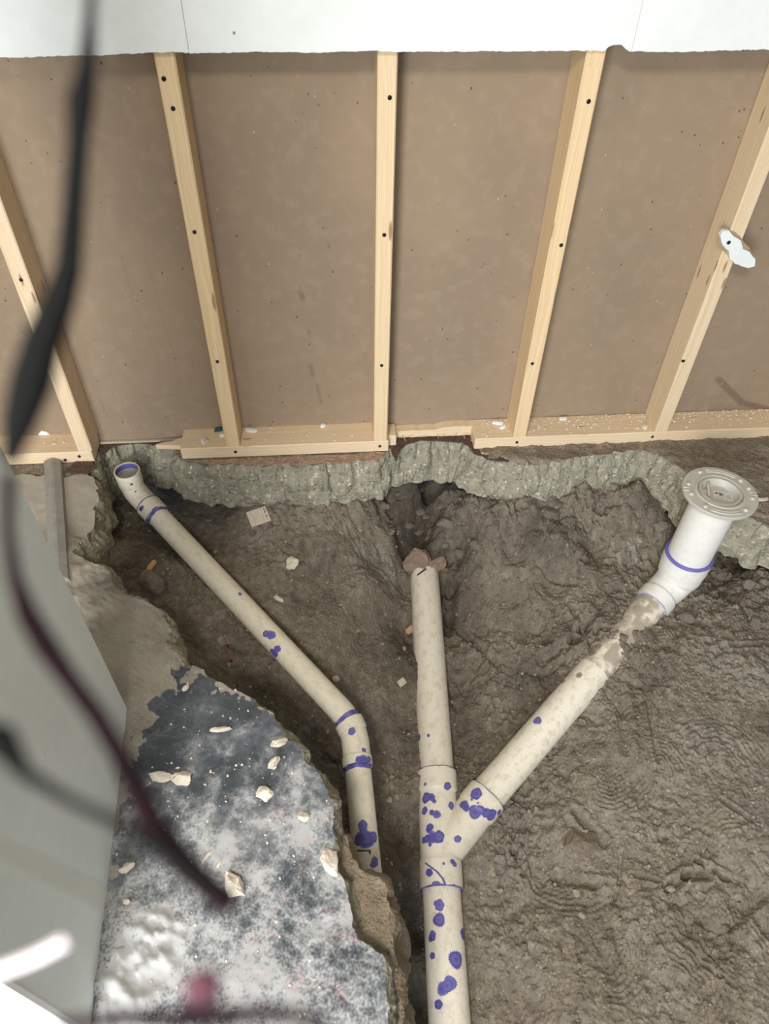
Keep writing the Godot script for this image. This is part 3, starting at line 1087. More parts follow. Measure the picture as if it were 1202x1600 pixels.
func _ready() -> void:
	rng.seed = 7
	# ---------------------------------------------------------------- camera, sky, lamps, exposure
	var cam := Camera3D.new()
	cam.name = "camera"
	add_child(cam)
	cam.transform = Transform3D(Basis(Vector3(0.9965, 0.0187, 0.0811), Vector3(0.0452, 0.6967, -0.716), -Vector3(0.0699, -0.7172, -0.6934)), Vector3(-0.1344, 1.3278, 1.5158))
	var lens := CameraAttributesPhysical.new()
	lens.frustum_focal_length = 16.6974
	lens.frustum_near = 0.02
	lens.frustum_far = 60.0
	lens.frustum_focus_distance = 1.75
	lens.exposure_aperture = 4.4
	cam.attributes = lens
	cam.fov = 71.4077
	cam.near = 0.02
	cam.current = true
	var env := Environment.new()
	env.background_mode = Environment.BG_SKY
	var sky := Sky.new()
	var air := ProceduralSkyMaterial.new()
	air.sky_top_color = Color(0.62, 0.72, 0.86)
	air.sky_horizon_color = Color(0.88, 0.91, 0.95)
	air.ground_bottom_color = Color(0.35, 0.34, 0.32)
	air.ground_horizon_color = Color(0.7, 0.7, 0.7)
	sky.sky_material = air
	env.sky = sky
	env.tonemap_mode = Environment.TONE_MAPPER_LINEAR
	env.tonemap_exposure = 2.1
	env.sdfgi_enabled = true
	env.ssao_enabled = true
	env.ssil_enabled = true
	var we := WorldEnvironment.new()
	we.name = "world_environment"
	we.environment = env
	add_child(we)
	var lamp := AreaLight3D.new()       # the ceiling panel's own light
	lamp.name = "ceiling_panel_light"
	lamp.area_size = Vector2(0.5, 0.5)
	lamp.light_energy = 3.2
	lamp.light_color = Color(1.0, 0.975, 0.94)
	lamp.area_range = 9.0
	lamp.shadow_enabled = true
	add_child(lamp)
	lamp.position = Vector3(-0.62, 2.395, 2.4)
	lamp.rotation = Vector3(-PI / 2, 0, 0)
	var day := AreaLight3D.new()        # daylight in the doorway behind the camera
	day.name = "doorway_daylight"
	day.area_size = Vector2(1.5, 2.0)
	day.light_energy = 0.6
	day.light_color = Color(0.93, 0.97, 1.0)
	day.area_range = 9.0
	day.shadow_enabled = true
	add_child(day)
	day.position = Vector3(0.2, 1.1, 3.57)
	var pane_light := AreaLight3D.new()  # daylight in the tall window behind the camera on the left
	pane_light.name = "window_daylight"
	pane_light.area_size = Vector2(0.86, 1.4)
	pane_light.light_energy = 4.6
	pane_light.light_color = Color(0.97, 0.985, 1.0)
	pane_light.area_range = 9.0
	pane_light.shadow_enabled = true
	add_child(pane_light)
	pane_light.position = Vector3(-1.15, 1.05, 3.56)

	# ---------------------------------------------------------------- materials
	screw_mesh = lathe([Vector2(0.0001, 0.0016), Vector2(0.0022, 0.0004), Vector2(0.0028, 0.0014), Vector2(0.0044, 0.001), Vector2(0.0046, -0.002)], Vector3.ZERO, 14)
	screw_steel = flat(Color(0.16, 0.155, 0.16), 0.45, 0.6)
	var white_wall := flat(Color(0.93, 0.945, 0.935), 0.85)
	white_wall.albedo_texture = tex(mottle(51, 512, Color(0.965, 0.965, 0.96), Color(1, 1, 1), 0.01, 26, Color(0.8, 0.8, 0.8), Color(0.35, 0.33, 0.3), 2))
	triplanar(white_wall, Vector3.ONE * 0.9)
	var ceiling_white := flat(Color(0.66, 0.65, 0.63), 0.9)
	var bare_board := flat(Color(0.56, 0.55, 0.53), 0.9)
	var pale := Color(0.93, 0.835, 0.69)
	var honey := Color(0.855, 0.73, 0.545)
	var pine := []
	for i in 3:
		pine.append(wood(60 + i, pale.lerp(Color(0.92, 0.86, 0.76), 0.4 * i), honey.lerp(Color(0.84, 0.73, 0.58), 0.3 * i), [0.55, 1.0, 0.7][i], [5, 4, 6][i]))
	var pine_flat := wood(70, Color(0.93, 0.85, 0.73), Color(0.86, 0.75, 0.60), 0.7, 3, true)
	var concrete := flat(Color(0.96, 0.945, 0.915), 0.92)
	concrete.albedo_texture = tex(mottle(81, 512, Color(0.55, 0.54, 0.485), Color(0.71, 0.70, 0.64), 0.02, 1700, Color(0.92, 0.90, 0.83), Color(0.44, 0.43, 0.39), 12))
	triplanar(concrete, Vector3.ONE * 2.6)
	bumps(concrete, noise(83, 0.07, 4), 512, 0.5)
	concrete.metallic_specular = 0.3
	var mortar := flat(Color(0.90, 0.875, 0.83), 0.9)
	mortar.albedo_texture = tex(mottle(85, 256, Color(0.86, 0.83, 0.78), Color(1, 0.98, 0.95), 0.03, 300, Color(1, 1, 1), Color(0.55, 0.5, 0.42), 3))
	triplanar(mortar, Vector3.ONE * 7.0)
	var rubble := flat(Color(0.53, 0.50, 0.455), 0.95)
	rubble.albedo_texture = tex(mottle(87, 256, Color(0.8, 0.78, 0.74), Color(1, 1, 1), 0.04, 300, Color(1, 1, 1), Color(0.5, 0.46, 0.4), 3))
	triplanar(rubble, Vector3.ONE * 6.0)
	var soil_stone := flat(Color(0.42, 0.385, 0.34), 0.95)
	var brown_stone := flat(Color(0.455, 0.41, 0.36), 0.95)

	# ---------------------------------------------------------------- room
	build_ground()
	var glue: PackedVector2Array = PackedVector2Array([Vector2(-0.4864, 0.6628), Vector2(-0.45, 0.6903), Vector2(-0.3878, 0.719), Vector2(-0.3134, 0.7555), Vector2(-0.2215, 0.8397), Vector2(-0.1139, 0.9632), Vector2(-0.0366, 1.1454), Vector2(-0.0077, 1.4044), Vector2(-0.5812, 1.4278), Vector2(-0.609, 1.1959), Vector2(-0.5667, 1.105), Vector2(-0.5557, 1.0003), Vector2(-0.5517, 0.9309), Vector2(-0.5425, 0.8564), Vector2(-0.5163, 0.8185), Vector2(-0.5196, 0.7597), Vector2(-0.489, 0.7179)])
	var dusty: PackedVector2Array = PackedVector2Array([Vector2(-0.4864, 0.6628), Vector2(-0.489, 0.7179), Vector2(-0.5196, 0.7597), Vector2(-0.5163, 0.8185), Vector2(-0.5465, 0.8691), Vector2(-0.6865, 0.8062), Vector2(-0.8388, 0.3905), Vector2(-0.807, 0.2701), Vector2(-0.6427, 0.323), Vector2(-0.4671, 0.5269), Vector2(-0.4108, 0.6806)])
	var outline: PackedVector2Array = PackedVector2Array([Vector2(-1.4762, -0.0177), Vector2(-0.9274, 0.0337), Vector2(-0.8574, 0.0456), Vector2(-0.8015, 0.0311), Vector2(-0.7775, 0.058), Vector2(-0.7566, 0.1137), Vector2(-0.746, 0.1852), Vector2(-0.7463, 0.248), Vector2(-0.7585, 0.2945), Vector2(-0.7752, 0.3309), Vector2(-0.7365, 0.3497), Vector2(-0.6855, 0.381), Vector2(-0.6531, 0.4374), Vector2(-0.5948, 0.4822), Vector2(-0.5477, 0.5), Vector2(-0.5211, 0.5496), Vector2(-0.5102, 0.6129), Vector2(-0.4634, 0.6644), Vector2(-0.3892, 0.7007), Vector2(-0.3242, 0.7474), Vector2(-0.2703, 0.8058), Vector2(-0.197, 0.9073), Vector2(-0.1675, 0.9531), Vector2(-0.1585, 1.0072), Vector2(-0.1649, 1.0627), Vector2(-0.1486, 1.1084), Vector2(-0.1372, 1.1477), Vector2(-0.1248, 1.1968), Vector2(-0.1154, 1.216), Vector2(-0.0867, 1.2228), Vector2(-0.082, 1.2544), Vector2(-0.0838, 1.3216), Vector2(-0.0821, 1.3985), Vector2(-0.0891, 1.4541)])
	outline.append(Vector2(-0.19, 2.05))
	outline.append(Vector2(-1.7, 2.05))
	var skin := slab_top_skin(glue)
	crusts = [[Vector2(-0.4819, 1.2057), 0.085, 0.010], [Vector2(-0.4513, 1.1716), 0.05, 0.012], [Vector2(-0.5033, 1.2558), 0.06, 0.010], [Vector2(-0.1895, 1.1729), 0.06, 0.004], [Vector2(-0.1304, 1.2594), 0.08, 0.005]]
	var left_slab := slab(outline, Rect2(-1.5, -0.1, 1.62, 1.75), 0.006, 0.0, 0.11, 0.013, 0.012, 91, dusty, 9, 0.006)
	crusts = []
	left_slab.surface_set_material(0, skin)
	left_slab.surface_set_material(1, concrete)
	struct("floor", left_slab, null, "broken concrete floor slab at lower left with black adhesive and white mortar residue", "floor")
	var strip_top := flat(Color(0.62, 0.59, 0.54), 0.95)
	strip_top.albedo_texture = tex(mottle(89, 512, Color(0.74, 0.70, 0.65), Color(1.0, 0.98, 0.95), 0.02, 2600, Color(1, 0.98, 0.94), Color(0.4, 0.36, 0.32), 5))
	triplanar(strip_top, Vector3.ONE * 3.2)
	bumps(strip_top, noise(90, 0.08, 5), 512, 0.5)
	var dusty_concrete: StandardMaterial3D = strip_top.duplicate()
	dusty_concrete.albedo_color = Color(0.66, 0.62, 0.55)
	var ledge: PackedVector2Array = PackedVector2Array([Vector2(-0.1652, 1.0076), Vector2(-0.1416, 1.0211), Vector2(-0.1293, 1.0618), Vector2(-0.1094, 1.0843), Vector2(-0.0865, 1.0904), Vector2(-0.0721, 1.113), Vector2(-0.0652, 1.1519), Vector2(-0.0634, 1.2064), Vector2(-0.0633, 1.262), Vector2(-0.0638, 1.3309), Vector2(-0.0692, 1.4239), Vector2(-0.2157, 1.4122), Vector2(-0.2133, 1.004)])
	var ledge_mesh := slab(ledge, Rect2(-0.25, 0.9, 0.4, 0.6), 0.005, -0.055, 0.17, 0.010, 0.012, 103, ledge, 9, 0.006)
	ledge_mesh.surface_set_material(0, dusty_concrete)
	ledge_mesh.surface_set_material(1, dusty_concrete)
	struct("floor", ledge_mesh, null, "beige broken concrete ledge below the slab edge over the thin pipe's end", "floor")
	var strip: PackedVector2Array = PackedVector2Array([Vector2(-0.8015, 0.0311), Vector2(-0.7874, -0.0097), Vector2(-0.7768, -0.0629), Vector2(-0.7193, -0.0873), Vector2(-0.6388, -0.0853), Vector2(-0.5826, -0.0652), Vector2(-0.5509, -0.006), Vector2(-0.521, 0.0117), Vector2(-0.468, 0.0202), Vector2(-0.3449, 0.0329), Vector2(-0.2219, 0.0378), Vector2(-0.0977, 0.032), Vector2(-0.0076, 0.0213), Vector2(0.0343, -0.0035), Vector2(0.0555, -0.0357), Vector2(0.0897, -0.045), Vector2(0.1368, -0.0508), Vector2(0.202, -0.0498), Vector2(0.2419, -0.0417), Vector2(0.2599, 0.0073), Vector2(0.3073, 0.0403), Vector2(0.3673, 0.0601), Vector2(0.4327, 0.0774), Vector2(0.4922, 0.073), Vector2(0.5597, 0.0609), Vector2(0.6382, 0.0465), Vector2(0.716, 0.0373), Vector2(0.7807, 0.0412), Vector2(0.8165, 0.0872), Vector2(0.837, 0.1311), Vector2(0.8622, 0.2143), Vector2(0.9065, 0.2778), Vector2(0.9411, 0.2988), Vector2(0.988, 0.3365), Vector2(1.1158, 0.4159), Vector2(1.2877, 0.4697)])
	strip.append(Vector2(2.3, 0.1))
	strip.append(Vector2(2.3, -0.6))
	strip.append(Vector2(-1.7, -0.6))
	strip.append(Vector2(-1.7, 0.0))
	var back_slab := slab(strip, Rect2(-1.5, -0.3, 3.2, 1.0), 0.006, -0.002, 0.135, 0.022, 0.012, 95, PackedVector2Array([Vector2(0.2743, -0.0341), Vector2(0.2953, 0.0557), Vector2(0.5477, 0.071), Vector2(0.7788, 0.0466), Vector2(0.8255, 0.1225), Vector2(0.9115, 0.2662), Vector2(1.1273, 0.3948), Vector2(1.3894, -0.0886), Vector2(0.2841, -0.0916)]))
	back_slab.surface_set_material(0, strip_top)
	back_slab.surface_set_material(1, concrete)
	struct("floor", back_slab, null, "broken concrete slab edge running along the foot of the studs", "floor")
	struct("floor", box(Vector3(-1.7, -0.12, 2.04), Vector3(2.3, 0.0, 5.0), 0.004), concrete, "whole concrete floor by the doorway", "floor")

	# brown back of the far wallboard
	var bw := 1792
	var bh := 640
	var im := Image.create_empty(bw, bh, false, Image.FORMAT_RGBA8)
	im.fill(Color(0.605, 0.53, 0.445))
	var sm := smudges(101, 448, 160, 0.012, Color(0.53, 0.47, 0.41, 0.35), 0.35, 0.75)
	sm.resize(bw, bh, Image.INTERPOLATE_CUBIC)
	im.blend_rect(sm, Rect2i(0, 0, bw, bh), Vector2i.ZERO)
	sm = smudges(102, 896, 320, 0.06, Color(0.66, 0.59, 0.51, 0.3), 0.5, 0.8)
	sm.resize(bw, bh, Image.INTERPOLATE_BILINEAR)
	im.blend_rect(sm, Rect2i(0, 0, bw, bh), Vector2i.ZERO)
	var to_px := func(p: Vector2) -> Vector2:
		return Vector2((p.x + 1.4) / 2.8 * bw, (1.0 - p.y) * bh)
	var draw := func(pts: Array, c: Color, wide: float) -> void:
		for i in pts.size() - 1:
			var a: Vector2 = to_px.call(pts[i])
			var b: Vector2 = to_px.call(pts[i + 1])
			var k := int(a.distance_to(b) * 1.5) + 1
			for j in k:
				var p := a.lerp(b, float(j) / k)
				for dy in range(-int(wide), int(wide) + 1):
					for dx in range(-int(wide), int(wide) + 1):
						var q := Vector2i(p) + Vector2i(dx, dy)
						if q.x >= 0 and q.y >= 0 and q.x < bw and q.y < bh and Vector2(dx, dy).length() <= wide + 0.3:
							im.set_pixelv(q, im.get_pixelv(q).lerp(c, c.a * (0.6 if wide < 1.0 else 0.08) * (0.4 + 0.6 * rng.randf())))
	var pencil := Color(0.36, 0.31, 0.26, 0.28)
	draw.call([Vector2(-0.5955, 0.5526), Vector2(-0.5945, 0.4308), Vector2(-0.5794, 0.36), Vector2(-0.5734, 0.2755), Vector2(-0.577, 0.2262), Vector2(-0.5943, 0.2147), Vector2(-0.6222, 0.2379), Vector2(-0.649, 0.2973), Vector2(-0.6878, 0.3323), Vector2(-0.7183, 0.3352), Vector2(-0.7456, 0.31), Vector2(-0.7513, 0.2721), Vector2(-0.7431, 0.2124), Vector2(-0.7483, 0.1289), Vector2(-0.7421, 0.1003)], pencil, 0.0)
	draw.call([Vector2(-0.5424, 0.5514), Vector2(-0.5364, 0.4547), Vector2(-0.5369, 0.3767), Vector2(-0.5295, 0.2932), Vector2(-0.5279, 0.2142), Vector2(-0.5425, 0.1629), Vector2(-0.5904, 0.1522), Vector2(-0.6315, 0.1582), Vector2(-0.6523, 0.1779), Vector2(-0.6593, 0.2193), Vector2(-0.6765, 0.2499), Vector2(-0.7008, 0.2369), Vector2(-0.6936, 0.1796), Vector2(-0.6939, 0.0937), Vector2(-0.664, 0.0654)], pencil, 0.0)
	for s in [[[Vector2(-0.1938, 0.4543), Vector2(-0.1876, 0.4284)], Color(0.36, 0.33, 0.3, 0.35), 5.0], [[Vector2(-0.1808, 0.2416), Vector2(-0.1745, 0.2006)], Color(0.36, 0.33, 0.3, 0.3), 4.0], [[Vector2(-0.167, 0.1794), Vector2(-0.158, 0.11)], Color(0.36, 0.33, 0.3, 0.3), 3.0], [[Vector2(-0.1798, 0.3476), Vector2(-0.1792, 0.3289)], Color(0.36, 0.33, 0.3, 0.3), 3.0],
		[[Vector2(-0.2121, 0.3486), Vector2(-0.2055, 0.3013), Vector2(-0.1898, 0.2319), Vector2(-0.1724, 0.1754)], Color(0.78, 0.72, 0.64, 0.25), 2.0], [[Vector2(0.2645, 0.2538), Vector2(0.2895, 0.263)], Color(0.85, 0.8, 0.72, 0.7), 1.0], [[Vector2(0.3478, 0.2809), Vector2(0.3605, 0.2883)], Color(0.85, 0.8, 0.72, 0.5), 1.0], [[Vector2(-0.1586, 0.3488), Vector2(-0.0527, 0.338)], Color(0.75, 0.68, 0.6, 0.3), 0.0],
		[[Vector2(0.0791, 0.6736), Vector2(0.0795, 0.6376)], Color(0.45, 0.4, 0.35, 0.3), 1.0], [[Vector2(-0.1208, 0.5737), Vector2(-0.1184, 0.5582)], Color(0.36, 0.33, 0.3, 0.5), 2.0], [[Vector2(0.9679, 0.1566), Vector2(1.0814, 0.0613), Vector2(1.176, 0.0334)], Color(0.40, 0.36, 0.33, 0.25), 7.0]]:
		draw.call(s[0], s[1], s[2])
	for k in 420:
		var x := rng.randi_range(0, bw - 3)
		var y := rng.randi_range(0, bh - 3)
		im.fill_rect(Rect2i(x, y, rng.randi_range(1, 2), rng.randi_range(1, 3)), Color(0.34, 0.29, 0.25) if rng.randf() < 0.7 else Color(0.72, 0.66, 0.58))
	for k in 900:   # gypsum dust along the foot
		var x := rng.randi_range(0, bw - 3)
		var y := bh - 1 - int(pow(rng.randf(), 2.0) * 70.0) - 24
		im.set_pixel(x, y, Color(0.74, 0.69, 0.62))
	im.convert(Image.FORMAT_RGB8)
	var paper := flat(Color.WHITE, 0.9)
	paper.albedo_texture = tex(im)
	paper.texture_repeat = false
	paper.metallic_specular = 0.3
	var sheet := SurfaceTool.new()
	sheet.begin(Mesh.PRIMITIVE_TRIANGLES)
	for f in [[Vector3(-1.7, -0.0, -0.0895), Vector3(2.3, 2.44, -0.0895)]]:
		for q in [[0, 0], [0, 1], [1, 1], [0, 0], [1, 1], [1, 0]]:
			var p := Vector3(f[0].x if q[0] == 0 else f[1].x, f[0].y if q[1] == 0 else f[1].y, f[0].z)
			sheet.set_uv(Vector2((p.x + 1.4) / 2.8, 1.0 - p.y))
			sheet.set_normal(Vector3(0, 0, 1))
			sheet.add_vertex(p)
	var board: ArrayMesh = box(Vector3(-1.7, 0.001, -0.1025), Vector3(2.3, 2.44, -0.0897), 0.001)
	board = sheet.commit(board)
	board.surface_set_material(0, flat(Color(0.6, 0.53, 0.46), 0.9))
	board.surface_set_material(1, paper)
	struct("wall_back", board, null, "brown paper back of the wallboard seen between the studs", "wall")

	# white wallboard left above the torn edge, in three sheets
	var torn: Array = [Vector2(-1.6225, 0.9701), Vector2(-0.7317, 0.9705), Vector2(-0.6877, 0.9715), Vector2(-0.6215, 0.9724), Vector2(-0.5767, 0.9744), Vector2(-0.5212, 0.9748), Vector2(-0.4648, 0.9773), Vector2(-0.414, 0.9792), Vector2(-0.3857, 0.9802), Vector2(-0.3522, 0.9782), Vector2(-0.2382, 0.9802), Vector2(-0.1232, 0.9792), Vector2(-0.0475, 0.9812), Vector2(-0.0242, 0.9822), Vector2(0.0169, 0.9802), Vector2(0.1709, 0.9812), Vector2(0.2911, 0.9812), Vector2(0.3516, 0.9822), Vector2(0.4065, 0.9822), Vector2(0.4113, 0.9874), Vector2(0.4201, 0.9914), Vector2(0.4372, 0.9915), Vector2(0.4464, 0.9843), Vector2(0.4559, 0.9812), Vector2(0.549, 0.9802), Vector2(0.6231, 0.9822), Vector2(0.7255, 0.9843), Vector2(0.7991, 0.9843), Vector2(2.0751, 0.9845)]
	var front := Node3D.new()
	front.name = "wall_front"
	add_child(front)
	front.set_meta("kind", "structure")
	tag(front, "white wallboard with a torn lower edge above the bare studs", "wall")
	var cuts := [-1.69, -0.3572, 0.4581, 2.29]
	var line := fray(torn, 0.005, 0.0009, false)
	for k in 3:
		var pts := PackedVector2Array()
		for p in line:
			if p.x > cuts[k] + 0.0005 and p.x < cuts[k + 1] - 0.0005:
				pts.append(p)
		var clean := PackedVector2Array()
		var last := -9.0
		for p in pts:
			if p.x > last + 0.0004:
				clean.append(p)
				last = p.x
		clean.append(Vector2(cuts[k + 1] - 0.0004, clean[-1].y))
		clean.append(Vector2(cuts[k + 1] - 0.0004, 2.44))
		clean.append(Vector2(cuts[k] + 0.0004, 2.44))
		clean.append(Vector2(cuts[k] + 0.0004, clean[0].y))
		part("wallboard_sheet", shell(plate(clean, 0.0005, 0.0125)), white_wall, front)

	# left partition, its end post edge standing out in front of the opened wall
	var slant := func(x: float, y: float, z: float) -> Vector3:
		return Vector3(-0.571 + (z - 0.759) * 0.0598 + x, y, z)
	var lw := PackedVector3Array()
	for s in [[Vector3(-0.14, -0.01, 0.759), Vector3(0, 2.44, 1.293)]]:
		var c := []
		for k in 8:
			c.append(slant.call(s[0].x if k & 1 == 0 else s[1].x, s[0].y if k & 2 == 0 else s[1].y, s[0].z if k & 4 == 0 else s[1].z))
		for f in [[0, 1, 3, 2], [4, 6, 7, 5], [0, 4, 5, 1], [2, 3, 7, 6], [0, 2, 6, 4], [1, 5, 7, 3]]:
			quad(lw, c[f[0]], c[f[1]], c[f[2]], c[f[3]])
	var left_paint: StandardMaterial3D = white_wall.duplicate()
	left_paint.albedo_color = Color(0.93, 0.95, 0.93)
	struct("wall_left", shell(lw), left_paint, "off-white partition wall along the left edge of the picture", "wall")
	var cs := PackedVector3Array()
	for p in bevel_box(Vector3(-0.143, 0.0, 1.293), Vector3(0.002, 2.44, 1.304), 0.002):
		cs.append(slant.call(p.x, p.y, p.z))
	struct("trim_1", shell(cs), flat(Color(0.99, 0.99, 1.0), 0.4), "bright white end board closing the near end of the left partition", "trim")
	struct("wall_right", box(Vector3(2.2, -0.4, -0.1), Vector3(2.3, 2.44, 3.7)), bare_board, "grey unpainted wall at the right end of the room", "wall")
	var rear := PackedVector3Array()
	for q in [[-1.7, -0.1, -1.6, 2.44], [-0.7, -0.1, -0.6, 2.44], [1.0, -0.1, 2.3, 2.44], [-0.6, 2.15, 1.0, 2.44], [-1.6, 1.8, -0.7, 2.44], [-1.6, -0.1, -0.7, 0.3]]:
		rear.append_array(bevel_box(Vector3(q[0], q[1], 3.6), Vector3(q[2], q[3], 3.7), 0.002))
	struct("wall_rear", shell(rear), bare_board, "grey wall behind the camera with an open doorway", "wall")
	var frame := PackedVector3Array()
	for q in [[-1.6, 0.3, -1.56, 1.8], [-0.74, 0.3, -0.7, 1.8], [-1.56, 0.3, -0.74, 0.34], [-1.56, 1.76, -0.74, 1.8]]:
		frame.append_array(bevel_box(Vector3(q[0], q[1], 3.62), Vector3(q[2], q[3], 3.68), 0.002))
	var win := struct("window_1", shell(frame), flat(Color(0.9, 0.9, 0.9), 0.5), "tall white window behind the camera on the left", "window")
	var clear := flat(Color(0.95, 0.98, 1.0, 0.06), 0.02)
	clear.transparency = BaseMaterial3D.TRANSPARENCY_ALPHA
	part("pane", box(Vector3(-1.56, 0.34, 3.648), Vector3(-0.74, 1.76, 3.654), 0.001), clear, win, Vector3.ZERO)
	struct("wall_far_left", box(Vector3(-1.8, -0.1, -0.1), Vector3(-1.7, 2.44, 3.7)), bare_board, "grey wall closing the space behind the left partition", "wall")
	struct("ceiling", box(Vector3(-1.8, 2.44, -0.2), Vector3(2.4, 2.54, 3.7)), ceiling_white, "plain white ceiling above the room", "ceiling")
	var panel := thing("ceiling_lamp", "square white ceiling panel lamp above the dug-out floor", "lamp", Vector3(-0.62, 2.41, 2.4))
	part("lamp_frame", box(Vector3(-0.89, 2.41, 2.13), Vector3(-0.35, 2.44, 2.67), 0.004), flat(Color(0.9, 0.9, 0.9), 0.5), panel)
	var glow := flat(Color(0.9, 0.9, 0.88), 0.6)
	glow.emission_enabled = true
	glow.emission = Color(1, 0.98, 0.95)
	glow.emission_energy_multiplier = 1.0
	part("diffuser", box(Vector3(-0.87, 2.403, 2.15), Vector3(-0.37, 2.411, 2.65), 0.001), glow, panel)

	# ---------------------------------------------------------------- framing
	var sx := [-0.8025, -0.4049, 0.0023, 0.3965, 0.81]
	stud(sx[0], -0.010, pine[2], "leftmost wall stud, standing behind the white partition", [Vector2(-0.8022, 0.5407), Vector2(-0.8262, 0.3639)])
	stud(sx[1], -0.006, pine[0], "pale wall stud second from left, standing on the middle plate", [Vector2(-0.4132, 0.9332), Vector2(-0.4059, 0.8832), Vector2(-0.4065, 0.6431), Vector2(-0.4061, 0.3155)])
	stud(sx[2], -0.006, pine[1], "centre wall stud with close straight grain lines", [Vector2(0.0075, 0.9001), Vector2(0.0019, 0.6292), Vector2(0.0017, 0.2893)])
	stud(sx[3], 0.0, pine[0], "wall stud right of centre, standing near the right plate's end", [Vector2(0.3998, 0.8934), Vector2(0.4033, 0.6008), Vector2(0.3909, 0.285)])
	stud(sx[4], 0.0, pine[2], "rightmost wall stud with white wallboard scrap screwed to it", [Vector2(0.7955, 0.2783)])
	stud(1.2192, 0.0, pine[1], "wall stud beyond the right edge of the picture", [])
	sole_plate(-1.69, -0.7869, -0.010, pine_flat, "left length of sole plate ending under the leftmost stud", [Vector2(-0.8224, 0.0227), Vector2(-0.8629, 0.012)])
	sole_plate(-0.5491, 0.0261, -0.006, pine_flat, "middle length of sole plate between two gaps", [Vector2(-0.4006, 0.0204), Vector2(0.0014, 0.0209)])
	sole_plate(0.2696, 2.19, 0.0, pine_flat, "right length of sole plate strewn with wallboard crumbs", [Vector2(0.3915, 0.0205), Vector2(0.7889, 0.0211)])

	# splintered remains of the old plate in the gap
	var remnant := thing("old_plate_remnant", "splintered yellow remnant of old sole plate in the gap right of the centre stud", "wood", Vector3(0.16, 0.0, -0.07))
	var rem := PackedVector3Array()
	var profile_pts: PackedVector2Array = PackedVector2Array([Vector2(0.035, 0.004), Vector2(0.27, 0.004), Vector2(0.272, 0.036), Vector2(0.22, 0.037), Vector2(0.185, 0.035), Vector2(0.165, 0.028), Vector2(0.12, 0.027), Vector2(0.09, 0.029), Vector2(0.06, 0.026), Vector2(0.035, 0.028)])
	rem.append_array(plate(fray(Array(profile_pts), 0.012, 0.0012), -0.0885, -0.06))
	part("broken_plate", shell(rem), pine_flat, remnant)
	for k in 9:
		var a := Vector3(rng.randf_range(0.05, 0.26), 0.012, -0.06)
		part("splinter", tube([a, a + Vector3(rng.randf_range(-0.03, 0.03), rng.randf_range(-0.004, 0.008), rng.randf_range(0.008, 0.026))], [[0.0, 0.0012], [0.01, 0.0009], [0.025, 0.0003]], Vector3(0.2, 1, 0.1), 6), pine_flat, remnant)
	var blk := single("wood_block", box(Vector3(0.0225, 0.0, -0.086), Vector3(0.05, 0.036, -0.03), 0.002), pine_flat)
	tag(blk, "short offcut block of wood against the right side of the centre stud", "wood")
	var wedge := single("wood_splinter", shell(lay(plate(PackedVector2Array([Vector2(0, 0), Vector2(-0.075, 0.008), Vector2(-0.06, 0.016), Vector2(-0.03, 0.021), Vector2(-0.012, 0.034), Vector2(0, 0.036)]), 0.0, 0.016), Vector3(-0.5491 - 0.001, 0.002, -0.045), 0.0)), pine_flat)
	tag(wedge, "pointed torn wood splinter at the left end of the middle plate", "wood")
	wedge = single("wallboard_strip", box(Vector3(-0.785, 0.0, -0.0885), Vector3(-0.56, 0.010, -0.080), 0.001), flat(Color(0.74, 0.70, 0.62), 0.9))
	tag(wedge, "thin pale strip of wallboard edge in the left plate gap", "wallboard")

	# torn floor layers squeezed between plate and concrete
	var pinkish: StandardMaterial3D = strip_top.duplicate()
	pinkish.albedo_color = Color(0.76, 0.67, 0.60)
	var maroon: StandardMaterial3D = strip_top.duplicate()
	maroon.albedo_color = Color(0.42, 0.33, 0.295)
